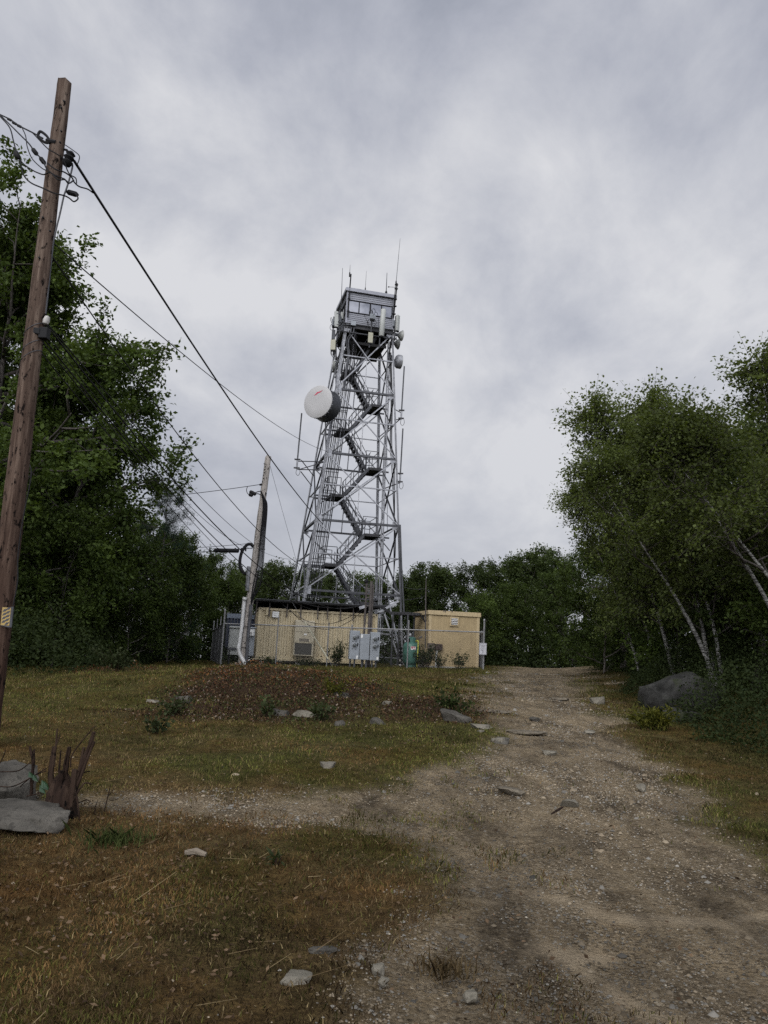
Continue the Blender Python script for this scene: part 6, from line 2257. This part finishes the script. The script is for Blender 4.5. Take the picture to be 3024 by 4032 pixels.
m = MB(); m.tube([p + Vector((0, 0, .02)), p.lerp(q, .5) + Vector((0, 0, .03)), q + Vector((0, 0, .04))], [.008, .013, .008], 6)
tag(m.build('bark_strip', M_STUMP, None, True, org=tuple(p)), 'short dark strip of bark lying on the road', 'bark')
p = ground_pt((760, 3372), 2, 12)
m = MB(); m.tube([p + Vector((-.06, 0, .02)), p + Vector((.02, 0, .035)), p + Vector((.10, -.02, .02))], [.022, .028, .018], 7)
tag(m.build('wood_chunk', plain('bleached_wood', (.14, .115, .085), .85, 0, .3, 12), None, True, org=tuple(p)), 'pale broken chunk of wood on the brown grass', 'wood')

# ------------------------------------------------------------------ cut stump clump by the boulder
SB = ground_pt(T(13, 520, 975), 2, 12)
SY = SB.y
c13 = lambda x, y, dy=0: aty(T(13, x, y), SY + dy)
st = thing('stump_sprouts', 'cut clump of dark brown sprout stems standing beside the flat-topped boulder', 'stump', tuple(SB))
m = MB()
m.lathe([(.13, -.1), (.15, .0), (.13, .10), (.11, .22), (.05, .34)], SB + Vector((-.04, .05, 0)), (-.12, 0, 1), 14)
for k in range(len(m.v)):
    v = Vector(m.v[k]); m.v[k] = tuple(v + Vector((random.uniform(-.02, .02), random.uniform(-.02, .02), random.uniform(-.02, .02))))
m.build('base', M_STUMP, st, True)
STEMS = [([(470, 900), (440, 760), (415, 640), (425, 520), (443, 392)], .034, .02), ([(480, 850), (490, 700), (500, 590)], .042, 0),
         ([(510, 860), (530, 640), (550, 500), (570, 395)], .026, .05), ([(545, 940), (600, 760), (640, 620), (690, 500), (735, 380), (768, 275)], .030, .0),
         ([(560, 960), (590, 760), (610, 580)], .040, -.03), ([(600, 800), (660, 640), (710, 500), (772, 352)], .018, -.02),
         ([(575, 880), (640, 660), (665, 500), (686, 400)], .022, .03), ([(480, 600), (490, 500), (497, 425)], .010, .0),
         ([(440, 560), (455, 400), (468, 250)], .011, .02), ([(455, 390), (480, 330), (490, 285)], .007, .02), ([(575, 560), (585, 470), (660, 360), (772, 228)], .008, .0),
         ([(255, 790), (262, 640), (268, 520), (243, 390)], .018, .12), ([(262, 640), (275, 520), (278, 415)], .016, .12), ([(620, 770), (640, 900), (650, 1030)], .010, -.06),
         ([(600, 830), (650, 740), (695, 690), (750, 700)], .009, -.04), ([(540, 700), (520, 580), (555, 400)], .012, .03)]
rr0 = random.Random(8)
for i, (pp, r, dy) in enumerate(STEMS):
    pts = [c13(x, y, dy) for x, y in pp]
    m = MB(); pts = smooth(pts, 4); m.tube(pts, [.95 * r * (1 - .40 * k / len(pts)) * rr0.uniform(.82, 1.2) for k in range(len(pts))], 7)
    m.build('stem', M_STUMP, st, True)
m = MB()
rr = random.Random(5)
for (a, b, c) in (((0, 600), (150, 590), (250, 520)), ((0, 720), (130, 710), (380, 570)), ((165, 720), (260, 640), (380, 590)), ((215, 800), (330, 770), (385, 720)), ((0, 530), (30, 470), (45, 420)), ((630, 860), (700, 830), (740, 840)), ((655, 620), (700, 600), (735, 595))):
    m.tube(smooth([c13(*a, .1), c13(*b, .08), c13(*c, .06)]), .005, 4)
build_each(m, 'twig', M_STUMP, st, True)
m = MB()
for (x, y, s_) in ((235, 595, .05), (270, 620, .05), (340, 665, .07), (325, 705, .06), (360, 680, .05)):
    p = c13(x, y, -.02)
    m.add([p, p + Vector((s_ * .6, 0, -s_ * .3)), p + Vector((s_ * .9, .02, -s_ * 1.3)), p + Vector((.1 * s_, -.01, -s_ * .9))], [(0, 1, 2, 3)])
m.build('leaf', M_PEB if False else plain('fresh_leaf', (.02, .05, .02), .5, 0, .2, 9), st)


# ------------------------------------------------------------------ small plants
def leafy(name, label, cat, base, H, Rr, n_stem, n_leaf, leaf, mat, seed, group=None, arch=.5, mat_stem=None, droop=.2, flat=.8, sig=.05):
    rng = np.random.default_rng(seed)
    b = Vector(base)
    o = thing(name, label, cat, tuple(b), group)
    m = MB(); t0, t1 = [], []
    for k in range(n_stem):
        az = rng.random() * 6.28; out = Rr * rng.uniform(.2, 1)
        h = H * rng.uniform(.55, 1.05)
        p0 = b + Vector((rng.normal(0, Rr * .15), rng.normal(0, Rr * .15), -.02))
        p2 = p0 + Vector((math.cos(az) * out, math.sin(az) * out, h))
        p1 = p0.lerp(p2, .5) + Vector((0, 0, h * .15 * arch))
        m.tube([p0, p1, p2], [.006, .005, .003], 4)
        for q0, q1 in ((p0.lerp(p1, .5), p1), (p1, p2)):
            t0.append(np.array(q0)); t1.append(np.array(q1))
    m.build('stem', mat_stem or M_STUMP, o)
    V, F, tint = leaves_np(rng, np.array(t0), np.array(t1), n_leaf, leaf[0], leaf[1], sig, droop, flat)
    me = np_mesh('leaves', V - np.array(b)[None], F, [mat]); np_attr(me, 'tint', tint)
    link('leaves', me, o)
    return o


gp = lambda t: ground_pt(t, 2, 45)
leafy('seedling', 'bluish-green seedling at the lower lawn side of the mound', 'plant', gp(T(14, 240, 700)), 0.32, 0.19, 8, 130, (.09, .05), M_SHRUB, 1)
leafy('seedling', 'dull green seedling beside the brownish rock on the mound', 'plant', gp(T(14, 1160, 572)), 0.38, 0.21, 8, 140, (.09, .05), M_SHRUB, 2)
leafy('seedling', 'dark green seedling next to the long pale rock on the mound', 'plant', gp(T(15, 130, 592)), 0.30, 0.27, 9, 170, (.10, .05), M_SHRUB, 3)
leafy('weed', 'yellow-green weed behind the lavender-grey rock on the mound', 'plant', gp(T(15, 250, 400)), .36, .40, 9, 300, (.09, .045), M_FERN, 4)
leafy('shrub', 'dark reddish-brown shrub at the road end of the mound', 'shrub', gp(T(15, 1190, 535)), .45, .42, 12, 300, (.10, .055), M_UNDG, 5)
leafy('shrub', 'green-grey shrub low on the lawn side of the mound', 'shrub', gp(T(14, 360, 560)), 0.34, 0.36, 10, 210, (.09, .05), M_SHRUB, 6)
leafy('shrub', 'small sunlit shrub on the rise below the tallest oak', 'shrub', gp(T(11, 860, 1740)), .7, .6, 12, 520, (.12, .06), M_SHRUB, 7)
leafy('fern_clump', 'yellow-green fern clump by the mossy boulder', 'fern', gp(T(17, 800, 1560)), .45, .55, 22, 480, (.12, .035), M_FERN, 8, arch=1.2, mat_stem=M_FERN, sig=.035)
leafy('fern_clump', 'smaller golden fern clump nearer the road', 'fern', gp(T(17, 680, 1555)), .32, .40, 12, 240, (.11, .032), M_FERN, 9, arch=1.2, mat_stem=M_FERN, sig=.035)
leafy('bush', 'dark leafy bush growing at the fence beside the meter bank', 'bush', (aty(T(5, 1320, 830), 37.5).x, 37.5, hz(-2.2, 37.5)), 1.15, .7, 16, 600, (.13, .065), M_SHRUB, 10, sig=.08)
leafy('bush', 'vine-like weeds climbing beside the brown boxes of the shelter', 'bush', (aty(T(6, 920, 880), 38.4).x, 38.4, hz(2.5, 38.4)), 1.25, .6, 16, 640, (.12, .06), M_UNDG, 11, sig=.08)
leafy('weed', 'thin weeds under the conduit of the shelter', 'plant', (aty(T(6, 1050, 890), 38.6).x, 38.6, hz(3.2, 38.6)), .75, .5, 12, 360, (.10, .05), M_SHRUB, 12, sig=.06)
leafy('bush', 'reddish-green bush in front of the shelter wall', 'bush', (aty(T(6, 1255, 895), 38.7).x, 38.7, hz(4.1, 38.7)), .85, .55, 14, 420, (.11, .055), M_SHRUB, 13, sig=.08)
leafy('weed', 'weeds at the foot of the green tank', 'plant', (aty(T(6, 850, 900), 38.8).x, 38.8, hz(2.1, 38.8)), .8, .45, 12, 380, (.11, .055), M_UNDG, 14, sig=.06)
leafy('weed', 'weeds under the container beside the conduit bend', 'plant', (-5.2, 37.6, hz(-5.2, 37.6)), .45, .7, 14, 420, (.10, .05), M_SHRUB, 15, sig=.06)
leafy('weed', 'weeds under the middle of the container', 'plant', (-3.6, 38.1, hz(-3.6, 38.1)), .4, .9, 14, 420, (.10, .05), M_UNDG, 16, sig=.06)
leafy('weed', 'small fresh plant with broad blades in the near grass', 'plant', gp((1090, 3408)), .10, .05, 4, 24, (.09, .022), M_SHRUB, 17, sig=.012)


def tuft(label, base, n, H, Rr, seed, cols):
    rng = np.random.default_rng(seed)
    x = base.x + rng.normal(0, Rr * .5, n); y = base.y + rng.normal(0, Rr * .4, n)
    V, F, C = blades(rng, x, y, H * (.5 + .7 * rng.random(n)), .003 + .002 * rng.random(n), lerp3(cols[0], cols[1], rng.random(n)), .55)
    me = np_mesh('grass_tuft', V - np.array(base)[None], F, [M_GRASS]); np_attr(me, 'col', C, 'FLOAT_COLOR')
    return tag(link('grass_tuft', me, None, tuple(base)), label, 'grass tuft')


tuft('bright green grass tuft on the brown ground beside the stump sprouts', gp(T(13, 930, 1190)), 260, .15, .26, 3, ((.022, .032, .009), (.065, .080, .025)))
tuft('dry grass tuft beside the sandy wash at the bottom of the road', gp(T(20, 1310, 1300)), 160, .10, .14, 4, ((.045, .03, .015), (.11, .08, .04)))
o = thing('bare_twig', 'thin bare forked twig standing in the grass beside the path', 'twig', tuple(gp(T(13, 850, 925))))
b = gp(T(13, 850, 925)); cb = lambda x, y: aty(T(13, x, y), b.y)
m = MB(); m.tube([b, cb(880, 800), cb(905, 700)], [.006, .005, .003], 5); m.tube([cb(880, 800), cb(915, 760), cb(945, 705)], [.004, .003, .002], 4); m.build('stem', M_STUMP, o)
b = gp(T(13, 770, 955)); cb = lambda x, y: aty(T(13, x, y), b.y)
o = thing('bare_twig', 'short bare twig between the stump sprouts and the forked twig', 'twig', tuple(b))
m = MB(); m.tube([b, cb(780, 880), cb(805, 820)], [.005, .004, .002], 4); m.build('stem', M_STUMP, o)
